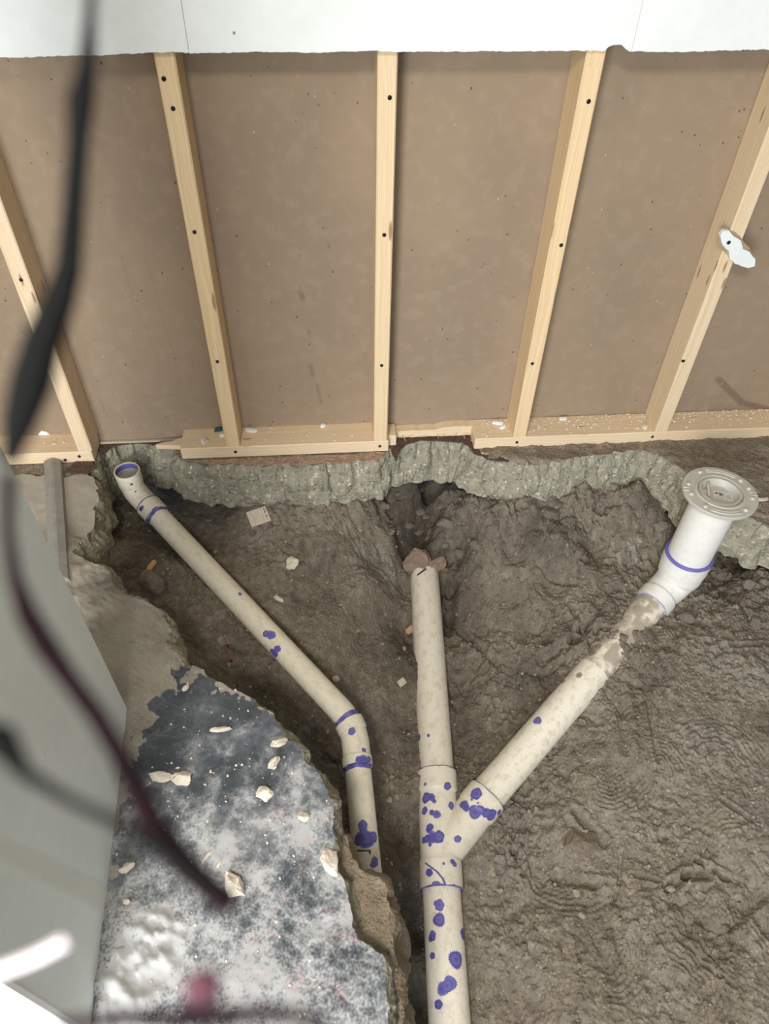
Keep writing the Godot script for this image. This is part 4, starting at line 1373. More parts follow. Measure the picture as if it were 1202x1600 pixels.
	var layers := [
		["flooring_layer", "pinkish torn flooring layer under the middle plate", [Vector2(-0.5224, -0.0017), Vector2(-0.3109, 0.0004), Vector2(-0.1323, 0.0002), Vector2(0.0125, -0.0048), Vector2(-0.0084, 0.032), Vector2(-0.0616, 0.0235), Vector2(-0.098, 0.0373), Vector2(-0.1687, 0.0277), Vector2(-0.2219, 0.0378), Vector2(-0.2925, 0.0255), Vector2(-0.345, 0.0303), Vector2(-0.4159, 0.0154), Vector2(-0.4682, 0.0176)], -0.004, pinkish],
		["flooring_layer", "reddish brown torn membrane in the gap beside the centre stud", [Vector2(0.0352, -0.0145), Vector2(0.0534, -0.0528), Vector2(0.1113, -0.0724), Vector2(0.2614, -0.0694), Vector2(0.278, -0.0338), Vector2(0.2604, -0.0066), Vector2(0.2447, -0.0358), Vector2(0.1272, -0.0485), Vector2(0.0815, -0.037), Vector2(0.0563, -0.0049), Vector2(0.0411, 0.0404)], -0.003, maroon],
		["flooring_layer", "torn red membrane under the left end of the right plate", [Vector2(0.2595, -0.0349), Vector2(0.2828, 0.0031), Vector2(0.3274, 0.0306), Vector2(0.3706, 0.0441), Vector2(0.3583, 0.0596), Vector2(0.3063, 0.0456), Vector2(0.2658, 0.0159)], -0.002, maroon],
		["flooring_layer", "pale torn flooring chips under the right plate", [Vector2(0.5404, 0.0016), Vector2(0.6821, -0.0042), Vector2(0.7775, -0.0043), Vector2(0.7548, 0.034), Vector2(0.6699, 0.0345), Vector2(0.5642, 0.0448)], -0.002, pinkish],
		["flooring_layer", "brown torn membrane around the left plate gap", [Vector2(-0.7924, -0.0529), Vector2(-0.7726, -0.0876), Vector2(-0.7222, -0.1043), Vector2(-0.5683, -0.0952), Vector2(-0.5621, -0.0723), Vector2(-0.6368, -0.0712), Vector2(-0.7094, -0.0811), Vector2(-0.7512, -0.0669), Vector2(-0.7716, -0.0354)], 0.001, maroon],
		["flooring_layer", "red brown patch of membrane right of the grey strip", [Vector2(-0.8564, 0.0201), Vector2(-0.8362, -0.0126), Vector2(-0.7899, -0.0046), Vector2(-0.7748, 0.0199), Vector2(-0.7994, 0.0415), Vector2(-0.8392, 0.0365)], 0.0015, maroon]]
	for l in layers:
		var pts: PackedVector2Array = fray(l[2], 0.012, 0.0025)
		var flipped := PackedVector2Array()
		for p in pts:
			flipped.append(Vector2(p.x, -p.y))
		tag(single(l[0], shell(lay(plate(flipped, 0.0, 0.004), Vector3(0, l[3], 0), 0.0)), l[4]), l[1], "flooring")

	# the scrap of wallboard still screwed to the rightmost stud
	var scrap := thing("wallboard_scrap", "jagged white wallboard scrap screwed to the rightmost stud", "wallboard", Vector3(0.8248, 0.5802, 0))
	part("torn_paper", shell(plate(fray([Vector2(0.7652, 0.6163), Vector2(0.7694, 0.6297), Vector2(0.8045, 0.6246), Vector2(0.8324, 0.6), Vector2(0.8541, 0.5842), Vector2(0.8567, 0.5624), Vector2(0.8321, 0.5534), Vector2(0.804, 0.5697), Vector2(0.7773, 0.5919)], 0.008, 0.0012), 0.0002, 0.0012)), flat(Color(0.66, 0.57, 0.47), 0.9), scrap)
	part("gypsum_piece", shell(plate(fray([Vector2(0.763, 0.6215), Vector2(0.7676, 0.6333), Vector2(0.7812, 0.633), Vector2(0.7975, 0.6179), Vector2(0.8172, 0.6101), Vector2(0.8303, 0.5885), Vector2(0.8483, 0.582), Vector2(0.8715, 0.5628), Vector2(0.8755, 0.5453), Vector2(0.8616, 0.5408), Vector2(0.8433, 0.5476), Vector2(0.8257, 0.5528), Vector2(0.8089, 0.5642), Vector2(0.7981, 0.5846), Vector2(0.7775, 0.5987)], 0.008, 0.0010), 0.0012, 0.0115)), white_wall, scrap)
	screw(scrap, Vector3(0.7903, 0.6048, 0.0118))

	# ---------------------------------------------------------------- pipes
	var cream := Color(0.92, 0.885, 0.815)
	var drain := thing("drain_pipe_run", "cream three inch drain run with wye fitting and capped toilet flange", "pipe", Vector3(0.0887, -0.5, 0.9149))
	var main_path: Array = [Vector3(0.1371, -0.4, 0.1121), Vector3(0.0957, -0.445, 0.7433), Vector3(0.0728, -0.465, 1.0105), Vector3(0.0559, -0.48, 1.2773), Vector3(0.0307, -0.5024, 1.6759)]
	var r3 := 0.0445
	var rh := 0.0508
	var up := Vector3.UP
	var wa := 0.6291
	var wb := 0.9024
	var ml := path_length(main_path)
	var skin_main := pipe_skin(201, cream, ml, r3, [[0.9412, 0.038, 0.0114, 0], [0.9368, 0.0688, 0.0057, 0], [0.9701, 0.0505, 0.0134, 1], [0.9993, 0.1148, 0.0098, 0], [1.0035, 0.1346, 0.007, 0], [0.9938, 0.8167, 0.0128, 0], [1.0363, 0.1252, 0.0069, 0], [1.0455, 0.9309, 0.0165, 1], [1.0885, 0.9911, 0.0134, 1], [1.0981, 0.0523, 0.0121, 1], [1.0929, 0.0167, 0.0107, 0], [1.124, 0.0948, 0.0093, 0], [0.5419, 0.1957, 0.0084, 0], [0.5472, 0.0692, 0.0042, 0], [0.0384, 0.0906, 0.0031, 2], [0.0374, 0.0833, 0.0031, 2], [0.0363, 0.0761, 0.0031, 2], [0.0352, 0.0689, 0.0031, 2], [0.0345, 0.0612, 0.0031, 2], [0.0333, 0.0542, 0.0031, 2], [0.0321, 0.0474, 0.0031, 2], [0.0308, 0.0405, 0.0031, 2], [0.0294, 0.0337, 0.0031, 2], [0.028, 0.0269, 0.0031, 2], [0.0265, 0.0202, 0.0031, 2], [0.025, 0.0134, 0.0031, 2], [0.0234, 0.0066, 0.0031, 2], [0.0218, 0.9998, 0.0031, 2]], [], 0.3, 170)
	part("pipe_length", tube(main_path, [[0.0, r3 - 0.006], [0.0, r3, true], [wa + 0.03, r3]], up, 64), skin_main, drain)
	part("pipe_length", tube(main_path, [[wb - 0.03, r3], [ml, r3]], up, 64), skin_main, drain)
	var skin_wye := pipe_skin(203, cream, ml, 0.048, [[0.6718, 0.1132, 0.004, 0], [0.6781, 0.9265, 0.0095, 0], [0.6626, 0.2614, 0.0065, 0], [0.7041, 0.1181, 0.0126, 0], [0.7049, 0.0662, 0.0094, 0], [0.7148, 0.0437, 0.0055, 0], [0.7335, 0.1366, 0.0094, 0], [0.7414, 0.0648, 0.007, 0], [0.7466, 0.0259, 0.0093, 1], [0.7743, 0.0886, 0.0092, 0], [0.7796, 0.1018, 0.0076, 0], [0.798, 0.0732, 0.0136, 1], [0.7975, 0.0172, 0.0136, 0], [0.7988, 0.1242, 0.0091, 0], [0.7998, 0.1574, 0.0076, 0], [0.813, 0.0931, 0.0045, 0], [0.7226, 0.8942, 0.0094, 0], [0.8563, 0.9891, 0.003, 0], [0.8505, 0.9176, 0.0059, 0], [0.8554, 0.8996, 0.0059, 0], [0.8735, 0.1025, 0.0089, 0], [0.9046, 0.0501, 0.0116, 0], [0.9065, 0.0136, 0.0087, 0], [0.9056, 0.9193, 0.0073, 0], [0.8518, 0.1327, 0.0018, 0], [0.8531, 0.1269, 0.0018, 0], [0.8544, 0.1213, 0.0018, 0], [0.8557, 0.1158, 0.0018, 0], [0.8569, 0.1104, 0.0018, 0], [0.8584, 0.1034, 0.0018, 0], [0.8596, 0.0983, 0.0018, 0], [0.8608, 0.0932, 0.0018, 0], [0.862, 0.0882, 0.0018, 0], [0.8632, 0.0832, 0.0018, 0], [0.8644, 0.0783, 0.0018, 0], [0.8656, 0.0734, 0.0018, 0], [0.8667, 0.0685, 0.0018, 0], [0.8679, 0.0637, 0.0018, 0], [0.8692, 0.0581, 0.0018, 0], [0.8704, 0.0534, 0.0018, 0], [0.8715, 0.0488, 0.0018, 0], [0.8726, 0.0442, 0.0018, 0], [0.8737, 0.0396, 0.0018, 0], [0.8737, 0.0396, 0.0021, 0], [0.875, 0.0363, 0.0021, 0], [0.8762, 0.0329, 0.0021, 0], [0.8775, 0.0296, 0.0021, 0], [0.8788, 0.0263, 0.0021, 0], [0.88, 0.0229, 0.0021, 0], [0.8813, 0.0196, 0.0021, 0], [0.8825, 0.0163, 0.0021, 0], [0.8837, 0.013, 0.002, 0], [0.885, 0.0097, 0.002, 0], [0.8862, 0.0064, 0.002, 0], [0.8874, 0.0031, 0.002, 0], [0.8886, 0.9998, 0.002, 0], [0.8886, 0.9998, 0.0023, 0], [0.89, 0.998, 0.0023, 0], [0.8915, 0.9962, 0.0023, 0], [0.8929, 0.9944, 0.0023, 0], [0.8943, 0.9926, 0.0023, 0], [0.8957, 0.9908, 0.0023, 0], [0.8971, 0.989, 0.0023, 0], [0.8985, 0.9872, 0.0023, 0], [0.8999, 0.9855, 0.0023, 0], [0.9014, 0.9837, 0.0023, 0], [0.9037, 0.9821, 0.0023, 0], [0.9051, 0.9805, 0.0023, 0], [0.9065, 0.9788, 0.0023, 0], [0.9079, 0.9771, 0.0023, 0]], [[wb - 0.002, wb + 0.006, 0.6, 0.5], [wa - 0.003, wa + 0.0015, 0.0, 1.0]], 0.25, 90)
	var wye: ArrayMesh = tube(main_path, [[wa, r3, true], [wa, rh, true], [wa + 0.05, rh, true], [wa + 0.056, 0.0478], [wb - 0.066, 0.0478], [wb - 0.058, rh, true], [wb, rh, true], [wb, r3]], up, 64, 0.006)
	var branch_path: Array = [Vector3(0.0838, -0.46, 0.9281), Vector3(0.2134, -0.43, 0.811), Vector3(0.7708, -0.27, 0.3499)]
	var bl := path_length(branch_path)
	var hb: float = (branch_path[1] - branch_path[0]).length()
	var skin_arm := pipe_skin(205, cream, bl, 0.048, [[0.1501, 0.9525, 0.014, 0], [0.1118, 0.9178, 0.0109, 1], [0.1094, 0.9565, 0.0093, 0], [0.1157, 0.0313, 0.0154, 1], [0.1287, 0.0511, 0.0092, 0], [0.1321, 0.0945, 0.0108, 1], [0.1402, 0.1525, 0.0139, 0], [0.1347, 0.113, 0.0108, 0], [0.1601, 0.2056, 0.0078, 0], [0.0419, 0.0575, 0.0083, 0], [0.1324, 0.9536, 0.0031, 0], [0.1356, 0.0089, 0.0023, 0]], [[hb - 0.002, hb + 0.001, 0.0, 1.0]], 0.2, 80)
	tube(branch_path, [[0.0, 0.0475], [hb - 0.052, 0.0475], [hb - 0.046, rh, true], [hb, rh, true], [hb, r3]], up, 64, 0.006, wye)
	wye.surface_set_material(0, skin_wye)
	wye.surface_set_material(1, skin_arm)
	part("wye_fitting", wye, null, drain)
	var skin_branch := pipe_skin(207, cream, bl, r3, [[0.3956, 0.9285, 0.0106, 1], [0.6402, 0.8836, 0.012, 3], [0.6656, 0.8935, 0.0086, 3], [0.5286, 0.8329, 0.0068, 3], [0.5632, 0.945, 0.0084, 3]], [], 0.35, 330, 0.33)
	part("pipe_length", tube(branch_path, [[hb - 0.03, r3], [bl, r3]], up, 64), skin_branch, drain)
	# toilet riser
	var fl := Vector3(0.831, 0.1, 0.3105)
	var white_pvc := Color(0.94, 0.93, 0.905)
	var stack: Array = [fl, fl - Vector3(0, 0.25, 0)]
	var skin_riser := pipe_skin(209, white_pvc, 0.25, 0.0572, [], [], 0.08, 60)
	part("riser_pipe", tube(stack, [[0.006, 0.0572], [0.25, 0.0572]], Vector3(0, 0, 1), 72), skin_riser, drain)
	# reducing elbow: a bell that takes the riser, narrowing into a bend towards the branch
	var e_end: Vector3 = branch_path[2]
	var b_dir: Vector3 = (branch_path[2] - branch_path[1]).normalized()
	var lip := e_end - b_dir * 0.012
	var elbow_path := [fl - Vector3(0, 0.235, 0), fl - Vector3(0, 0.27, 0), fl - Vector3(0, 0.305, 0)]
	var turn_at := fl - Vector3(0, 0.362, 0)
	for k in range(1, 9):
		var t := k / 8.0
		var a: Vector3 = elbow_path[2].lerp(turn_at, t)
		var b := turn_at.lerp(e_end + b_dir * 0.02, t)
		elbow_path.append(a.lerp(b, t))
	elbow_path.append(lip - b_dir * 0.028)
	var el := path_length(elbow_path)
	var skin_elbow := pipe_skin(211, white_pvc, el, 0.06, [], [[-0.02, 0.004, 0.0, 1.0]], 0.12, 50)
	part("reducing_elbow", tube(elbow_path, [[0.0, 0.0572, true], [0.0, 0.0645, true], [0.05, 0.0645], [0.06, 0.0625, true], [0.085, 0.0615], [0.115, 0.053], [el - 0.040, 0.047], [el - 0.037, 0.0515, true], [el, 0.0515, true], [el, 0.0445]], Vector3(0, 0, 1), 72, 0.008), skin_elbow, drain)
	part("primer_ring", tube(elbow_path, [[0.0, 0.0573], [-0.003, 0.0590], [-0.002, 0.0640], [0.005, 0.0650]], Vector3(0, 0, 1), 72), flat(Color(0.42, 0.40, 0.70), 0.5), drain)
	# flange
	var putty := flat(Color(0.76, 0.745, 0.70), 0.45)
	var flange := part("toilet_flange", lathe([Vector2(0.0572, -0.03), Vector2(0.061, -0.03), Vector2(0.061, -0.012), Vector2(0.088, -0.011), Vector2(0.0915, -0.009), Vector2(0.092, -0.002), Vector2(0.0905, 0.0), Vector2(0.062, 0.0), Vector2(0.0605, 0.0022), Vector2(0.0565, 0.0022), Vector2(0.055, -0.004), Vector2(0.052, -0.006)], fl, 96), putty, drain)
	var plug := part("test_plug", lathe([Vector2(0.0525, -0.012), Vector2(0.0525, -0.006), Vector2(0.0505, 0.001), Vector2(0.0465, 0.001), Vector2(0.044, -0.006), Vector2(0.038, -0.014), Vector2(0.034, -0.0155), Vector2(0.0001, -0.0155)], fl, 72), putty, drain)
	var along := func(r: float, deg: float, y: float) -> Vector3:
		return fl + Vector3(cos(deg_to_rad(deg)) * r, y, sin(deg_to_rad(deg)) * r)
	for g in [[-95.0, -38.0], [72.0, 130.0]]:
		for rr in [0.0725, 0.0795]:
			var p := []
			for k in 13:
				p.append(along.call(rr, lerpf(g[0], g[1], k / 12.0), 0.0))
			part("slot_rim", tube(p, [[0.0, 0.0004], [0.003, 0.0025], [path_length(p) - 0.003, 0.0025], [path_length(p), 0.0004]], up, 10, 0.008), putty, flange, Vector3.ZERO)
	for deg in [-173.0, -166.0, 6.0, 13.0]:
		var p := [along.call(0.073, deg, 0.0), along.call(0.091, deg, 0.0)]
		part("slot_rim", tube(p, [[0.0, 0.0006], [0.003, 0.0028], [0.015, 0.0028], [0.018, 0.0006]], up, 10, 0.004), putty, flange, Vector3.ZERO)
	for deg in [-108.0, -27.0, -183.0, -156.0, 62.0, 140.0, -4.0, 23.0]:
		part("flange_boss", lathe([Vector2(0.0001, 0.0056), Vector2(0.0036, 0.0049), Vector2(0.0054, 0.0030), Vector2(0.0062, 0.0)], along.call(0.0765, deg, 0.0), 16, false), putty, flange, Vector3.ZERO)
	var brim := []
	for k in 11:
		brim.append(along.call(0.041, lerpf(62.0, 190.0, k / 10.0), -0.006))
	part("plug_rib", tube(brim, [[0.0, 0.0006], [0.006, 0.0042], [path_length(brim) - 0.006, 0.0042], [path_length(brim), 0.0006]], up, 12, 0.008), putty, plug, Vector3.ZERO)
	var bar := [along.call(0.044, -108.0, -0.004), along.call(0.03, 168.0, -0.009)]
	part("plug_rib", tube(bar, [[0.0, 0.0008], [0.004, 0.004], [path_length(bar) - 0.004, 0.004], [path_length(bar), 0.0008]], up, 12, 0.01), putty, plug, Vector3.ZERO)
	part("plug_knob", lathe([Vector2(0.0001, 0.004), Vector2(0.008, 0.0035), Vector2(0.011, 0.0), Vector2(0.0115, -0.004)], along.call(0.033, -150.0, -0.013), 24, false), putty, plug, Vector3.ZERO)
	# its printed sticker
	var st_im := Image.create_empty(96, 64, false, Image.FORMAT_RGB8)
	st_im.fill(Color(0.86, 0.86, 0.83))
	st_im.fill_rect(Rect2i(6, 8, 10, 16), Color(0.72, 0.36, 0.34))
	st_im.fill_rect(Rect2i(16, 8, 6, 16), Color(0.25, 0.24, 0.25))
	for k in 26:
		st_im.fill_rect(Rect2i(26 + k, 8, 1, 24), Color(0.22, 0.22, 0.23) if rng.randf() < 0.62 else Color(0.82, 0.82, 0.8))
	for k in 6:
		for j in 16:
			if rng.randf() < 0.6:
				st_im.fill_rect(Rect2i(56 + j * 2, 10 + k * 7, 2, 3), Color(0.42, 0.41, 0.4))
	for k in 4:
		for j in 20:
			if rng.randf() < 0.6:
				st_im.fill_rect(Rect2i(12 + j * 2, 38 + k * 6, 2, 3), Color(0.5, 0.49, 0.47))
	var st_m := flat(Color.WHITE, 0.5)
	st_m.albedo_texture = tex(st_im)
	var sticker := PlaneMesh.new()
	sticker.size = Vector2(0.046, 0.028)
	var so := MeshInstance3D.new()
	so.name = "printed_sticker"
	so.mesh = sticker
	so.material_override = st_m
	plug.add_child(so, true)
	so.position = fl + Vector3(0.012, -0.0150, 0.002)
	so.rotation = Vector3(0, -0.35, 0)

	# the basin drain
	var lav := thing("basin_drain_pipe", "thin cream drain pipe rising to an open elbow in the left corner", "pipe", Vector3(-0.1107, -0.3, 0.6659))
	var lav_path: Array = [Vector3(-0.7029, -0.02, 0.0076), Vector3(-0.7029, -0.0596, 0.0076), Vector3(-0.7027, -0.0658, 0.0078), Vector3(-0.7021, -0.0715, 0.0085), Vector3(-0.701, -0.0766, 0.0097), Vector3(-0.6996, -0.0812, 0.0114), Vector3(-0.6977, -0.0853, 0.0136), Vector3(-0.6954, -0.0888, 0.0163), Vector3(-0.6927, -0.0918, 0.0194), Vector3(-0.6896, -0.0943, 0.023), Vector3(-0.686, -0.0962, 0.0271), Vector3(-0.6821, -0.0976, 0.0317), Vector3(-0.1436, -0.2414, 0.6547), Vector3(-0.1375, -0.2431, 0.6623), Vector3(-0.132, -0.2447, 0.6701), Vector3(-0.127, -0.2464, 0.6782), Vector3(-0.1227, -0.2479, 0.6865), Vector3(-0.119, -0.2494, 0.6951), Vector3(-0.1159, -0.2509, 0.7039), Vector3(-0.1134, -0.2524, 0.7129), Vector3(-0.1115, -0.2537, 0.7222), Vector3(-0.1102, -0.2551, 0.7318), Vector3(-0.1095, -0.2564, 0.7415), Vector3(-0.0962, -0.3, 1.0798)]
	var ll := path_length(lav_path)
	var lref := Vector3(0.6, 0.3, -0.6)
	var r2 := 0.0302
	var s1 := 0.1541
	var s1b := 0.1781
	var s2 := 0.9674
	var s3 := 1.0786
	var lav_skin := pipe_skin(221, cream.lerp(Color(0.86, 0.83, 0.73), 0.4), ll, r2, [[0.5384, 0.1593, 0.005, 0], [0.6799, 0.2406, 0.012, 0], [0.6679, 0.2778, 0.008, 0], [0.718, 0.3055, 0.0095, 0], [0.7189, 0.3848, 0.0111, 0], [0.7102, 0.3944, 0.008, 0], [1.0023, 0.2312, 0.009, 0], [1.0486, 0.1082, 0.0052, 0], [1.075, 0.1231, 0.0131, 1], [1.0721, 0.1713, 0.0088, 0], [1.0694, 0.0599, 0.0073, 0], [1.2122, 0.2063, 0.0111, 0], [1.24, 0.177, 0.0178, 1], [1.2385, 0.2754, 0.011, 0], [1.235, 0.0836, 0.011, 1], [1.235, 0.2258, 0.0137, 1], [1.2846, 0.1016, 0.0095, 0], [1.2908, 0.1314, 0.0067, 0], [1.2582, 0.3241, 0.0016, 2], [1.2586, 0.314, 0.0016, 2], [1.2591, 0.3012, 0.0016, 2], [1.2595, 0.2917, 0.0016, 2], [1.2598, 0.2823, 0.0016, 2], [1.2602, 0.2731, 0.0016, 2], [1.2606, 0.2622, 0.0016, 2], [1.2609, 0.2535, 0.0016, 2], [1.2612, 0.2449, 0.0016, 2], [1.2614, 0.2364, 0.0016, 2], [1.2617, 0.2279, 0.0016, 2], [1.2619, 0.2194, 0.0016, 2], [1.2621, 0.211, 0.0016, 2], [1.2623, 0.2025, 0.0016, 2], [1.2625, 0.1941, 0.0016, 2], [1.2626, 0.1857, 0.0016, 2], [1.2628, 0.1772, 0.0016, 2], [1.2629, 0.1688, 0.0016, 2], [1.2631, 0.1602, 0.0016, 2], [1.2632, 0.1529, 0.0019, 2], [1.2644, 0.1536, 0.0019, 2], [1.2657, 0.1543, 0.0019, 2], [1.2669, 0.155, 0.0019, 2], [1.2681, 0.1557, 0.0019, 2], [0.0231, 0.3136, 0.0035, 2], [0.1485, 0.3523, 0.006, 2], [0.1496, 0.3235, 0.0053, 0], [0.1669, 0.4901, 0.0044, 2], [0.0955, 0.2435, 0.0027, 2]], [[s1 - 0.021, s1 - 0.016, 0.0, 1.0], [s1b, s1b + 0.012, 0.0, 1.0], [s2 - 0.014, s2 + 0.0, 0.0, 1.0], [s3 - 0.001, s3 + 0.009, 0.0, 1.0]], 0.25, 120)
	part("pipe_length", tube(lav_path, [[s1, r2], [s2 + 0.01, r2]], lref, 56, 0.008), lav_skin, lav)
	part("pipe_length", tube(lav_path, [[s3 - 0.01, r2], [ll, r2]], lref, 56, 0.008), lav_skin, lav)
	part("open_elbow", tube(lav_path, [[0.034, 0.0001], [0.034, 0.0312, true], [0.0, 0.0314, true], [0.0, 0.0345, true], [0.004, 0.0352], [0.045, 0.0345], [0.055, 0.0325, true], [s1 - 0.022, 0.0325, true], [s1 - 0.019, 0.0352, true], [s1b, 0.0352, true], [s1b, r2]], lref, 56, 0.006), lav_skin, lav)
	part("bend_fitting", tube(lav_path, [[s2, r2, true], [s2, 0.0350, true], [s2 + 0.024, 0.0350, true], [s2 + 0.027, 0.0325, true], [s3 - 0.026, 0.0325, true], [s3 - 0.022, 0.0350, true], [s3, 0.0350, true], [s3, r2]], lref, 56, 0.006), lav_skin, lav)
	var bore := flat(Color(0.36, 0.35, 0.62), 0.5)
	part("primed_socket", tube(lav_path, [[0.0325, 0.0309], [0.0015, 0.0311]], lref, 56, 0.006), bore, lav)
	part("socket_stop", tube(lav_path, [[0.0225, 0.0001], [0.0225, 0.0250, true], [0.0175, 0.0252, true], [0.0175, 0.0308]], lref, 56, 0.006), flat(Color(0.70, 0.69, 0.63), 0.6), lav)

	# brown tape bag over the open end of the centre pipe
	var tape := flat(Color(0.60, 0.515, 0.45, 0.86), 0.26)
	tape.transparency = BaseMaterial3D.TRANSPARENCY_ALPHA
	var end0: Vector3 = main_path[0]
	var back: Vector3 = (main_path[0] - main_path[1]).normalized()
	var bag := thing("tape_cap", "crumpled brown tape sealing the upper end of the centre pipe", "tape", end0)
	part("tape_sleeve", tube([end0 - back * 0.012, end0 + back * 0.03], [[0.0, r3 + 0.0008], [0.011, r3 + 0.0022], [0.016, r3 - 0.001], [0.021, r3 - 0.012], [0.025, 0.004]], up, 40, 0.004, null, 0.0022), tape, bag)
	var nzb := noise(231, 22.0, 3)
	for fdef in [[Vector3(0.1107, -0.37, 0.1351), Vector3(-0.016, 0.10, 0.0), Vector3(0.036, 0.014, 0.0), 0.032], [Vector3(0.1299, -0.37, 0.1236), Vector3(0.004, 0.06, -0.02), Vector3(0.026, -0.01, 0.01), 0.024], [Vector3(0.162, -0.365, 0.1349), Vector3(0.020, 0.055, 0.0), Vector3(0.024, 0.006, 0.012), 0.024], [Vector3(0.1746, -0.375, 0.1352), Vector3(0.03, 0.012, 0.004), Vector3(0.004, 0.008, 0.016), 0.015], [Vector3(0.0983, -0.38, 0.126), Vector3(-0.022, 0.012, 0.0), Vector3(0.0, 0.01, 0.016), 0.014]]:
		var t := PackedVector3Array()
		var f := func(i: int, j: int, side: float) -> Vector3:
			var u := i / 8.0 - 0.5
			var v := j / 10.0
			var wide: float = 0.2 + 0.95 * pow(sin(PI * (0.1 + 0.86 * v)), 0.8) * (1.0 - 0.25 * v)
			var p: Vector3 = fdef[0] + fdef[1] * v + fdef[2] * u * 2.0 * wide
			var nrm: Vector3 = fdef[1].cross(fdef[2]).normalized()
			return p + nrm * (0.008 * nzb.get_noise_3dv(p * 1.6) + fdef[3] * 0.8 * (0.5 - absf(u + 0.12 * sin(v * 5.0))) + side * 0.0004)
		for i in 8:
			for j in 10:
				quad(t, f.call(i, j, 1.0), f.call(i + 1, j, 1.0), f.call(i + 1, j + 1, 1.0), f.call(i, j + 1, 1.0))
				quad(t, f.call(i, j, -1.0), f.call(i, j + 1, -1.0), f.call(i + 1, j + 1, -1.0), f.call(i + 1, j, -1.0))
		part("tape_flap", shell(t, false), tape, bag)

	# grey strip on the slab in the left corner
	var gs := PackedVector3Array()
	var prof2 := [Vector2(-0.026, 0.0), Vector2(-0.022, 0.016), Vector2(-0.003, 0.024), Vector2(0.004, 0.024), Vector2(0.021, 0.016), Vector2(0.024, 0.0)]
	var ga := Vector3(-0.8946, 0.008, -0.002)
	var gb := Vector3(-0.7962, 0.008, 0.3606)
	gb = ga + (gb - ga) * 1.15
	for i in prof2.size():
		var p: Vector2 = prof2[i]
		var q: Vector2 = prof2[(i + 1) % prof2.size()]
		quad(gs, ga + Vector3(p.x, p.y - 0.008, 0), gb + Vector3(p.x, p.y - 0.008, 0), gb + Vector3(q.x, q.y - 0.008, 0), ga + Vector3(q.x, q.y - 0.008, 0))
	for i in range(1, prof2.size() - 1):
		for e in [ga, gb]:
			gs.append_array([e + Vector3(prof2[0].x, -0.008, 0), e + Vector3(prof2[i].x, prof2[i].y - 0.008, 0), e + Vector3(prof2[i + 1].x, prof2[i + 1].y - 0.008, 0)])
	var gsm := flat(Color(0.64, 0.63, 0.60), 0.6)
	gsm.albedo_texture = tex(mottle(97, 256, Color(0.85, 0.85, 0.85), Color(1, 1, 1), 0.02, 200, Color(1, 1, 1), Color(0.6, 0.58, 0.55), 3))
	triplanar(gsm, Vector3.ONE * 4.0)
	tag(single("metal_strip", shell(gs), gsm), "grey ridged strip lying on the floor beside the white partition", "strip")

	# ---------------------------------------------------------------- loose pieces
	var slab_y := func(p: Vector2, lift: float) -> Vector3:
		return Vector3(p.x, lift, p.y)
	var chunk_seed := 0
	for c in [
		[Vector2(-0.3812, 0.8169), 0.043, 0.014, 0.010, 0.05, "thin white mortar sliver on the darkest part of the black adhesive"],
		[Vector2(-0.2721, 0.8975), 0.030, 0.026, 0.018, 0.9, "tan and white mortar lump by the trench edge of the black slab"],
		[Vector2(-0.262, 0.8526), 0.034, 0.020, 0.014, 0.2, "whitish mortar lump nearest the top of the black slab's broken edge"],
		[Vector2(-0.2896, 0.9508), 0.034, 0.042, 0.016, 1.9, "upright white mortar chunk right of the middle of the black slab"],
		[Vector2(-0.4428, 0.9127), 0.046, 0.028, 0.014, 0.2, "large cream mortar chunk, right one of a pair near the partition"],
		[Vector2(-0.4851, 0.9059), 0.044, 0.026, 0.010, -0.1, "flat tan mortar piece, left one of a pair near the partition"],
		[Vector2(-0.455, 0.8893), 0.012, 0.006, 0.005, 0.2, "tiny pale crumb above the pair of cream mortar chunks"],
		[Vector2(-0.3366, 1.1114), 0.034, 0.052, 0.018, 0.35, "oblong white mortar chunk where the black cord ends"],
		[Vector2(-0.521, 1.0657), 0.026, 0.018, 0.010, 0.4, "small white mortar chip close to the partition's foot"],
		[Vector2(-0.5134, 1.1179), 0.014, 0.010, 0.008, 0.1, "bright little mortar crumb below the small white chip by the partition"],
		[Vector2(-0.2185, 1.0008), 0.022, 0.026, 0.008, 0.9, "pale mortar flake beside the worn right edge of the slab"],
		[Vector2(-0.3847, 1.0549), 0.008, 0.028, 0.004, -0.5, "narrow slanting white sliver above the oblong chunk"],
		[Vector2(-0.3616, 1.0673), 0.006, 0.024, 0.004, -0.7, "thinnest white sliver right of another on the slab"],
		[Vector2(-0.4611, 0.7167), 0.012, 0.022, 0.004, -0.6, "small white shaving at the top of the black adhesive"],
		[Vector2(-0.1707, 1.0816), 0.042, 0.062, 0.012, 0.5, "large pale mortar patch overhanging the slab's trench edge"]]:
		var chunk := rock("mortar_chunk", c[5], "mortar", slab_y.call(c[0], c[3] * 0.42), Vector3(c[1], c[3] * 1.5, c[2]) * 1.15, 320 + chunk_seed, mortar, "mortar pieces on the slab", 16)
		chunk.rotation = Vector3(rng.randf_range(-0.12, 0.12), c[4], rng.randf_range(-0.12, 0.12))
		chunk_seed += 1
	var tan_chip := flat(Color(0.80, 0.62, 0.40), 0.85)
	flake("wood_chip", "orange wood chip on rubble left of the thin pipe", "wood", on_ground(Vector2(-0.6168, 0.284), 0.004), 0.05, 0.016, 0.006, 1.2, tan_chip)
	rock("stone", "pale angular chip of concrete left of the centre pipe's taped end", "stone", on_ground(Vector2(-0.2575, 0.2297), 0.008), Vector3(0.045, 0.026, 0.04), 301, mortar)
	rock("stone", "big grey rubble lump between the slab notch and centre pipe", "stone", on_ground(Vector2(0.2105, 0.0387), 0.006), Vector3(0.085, 0.04, 0.06), 302, rubble)
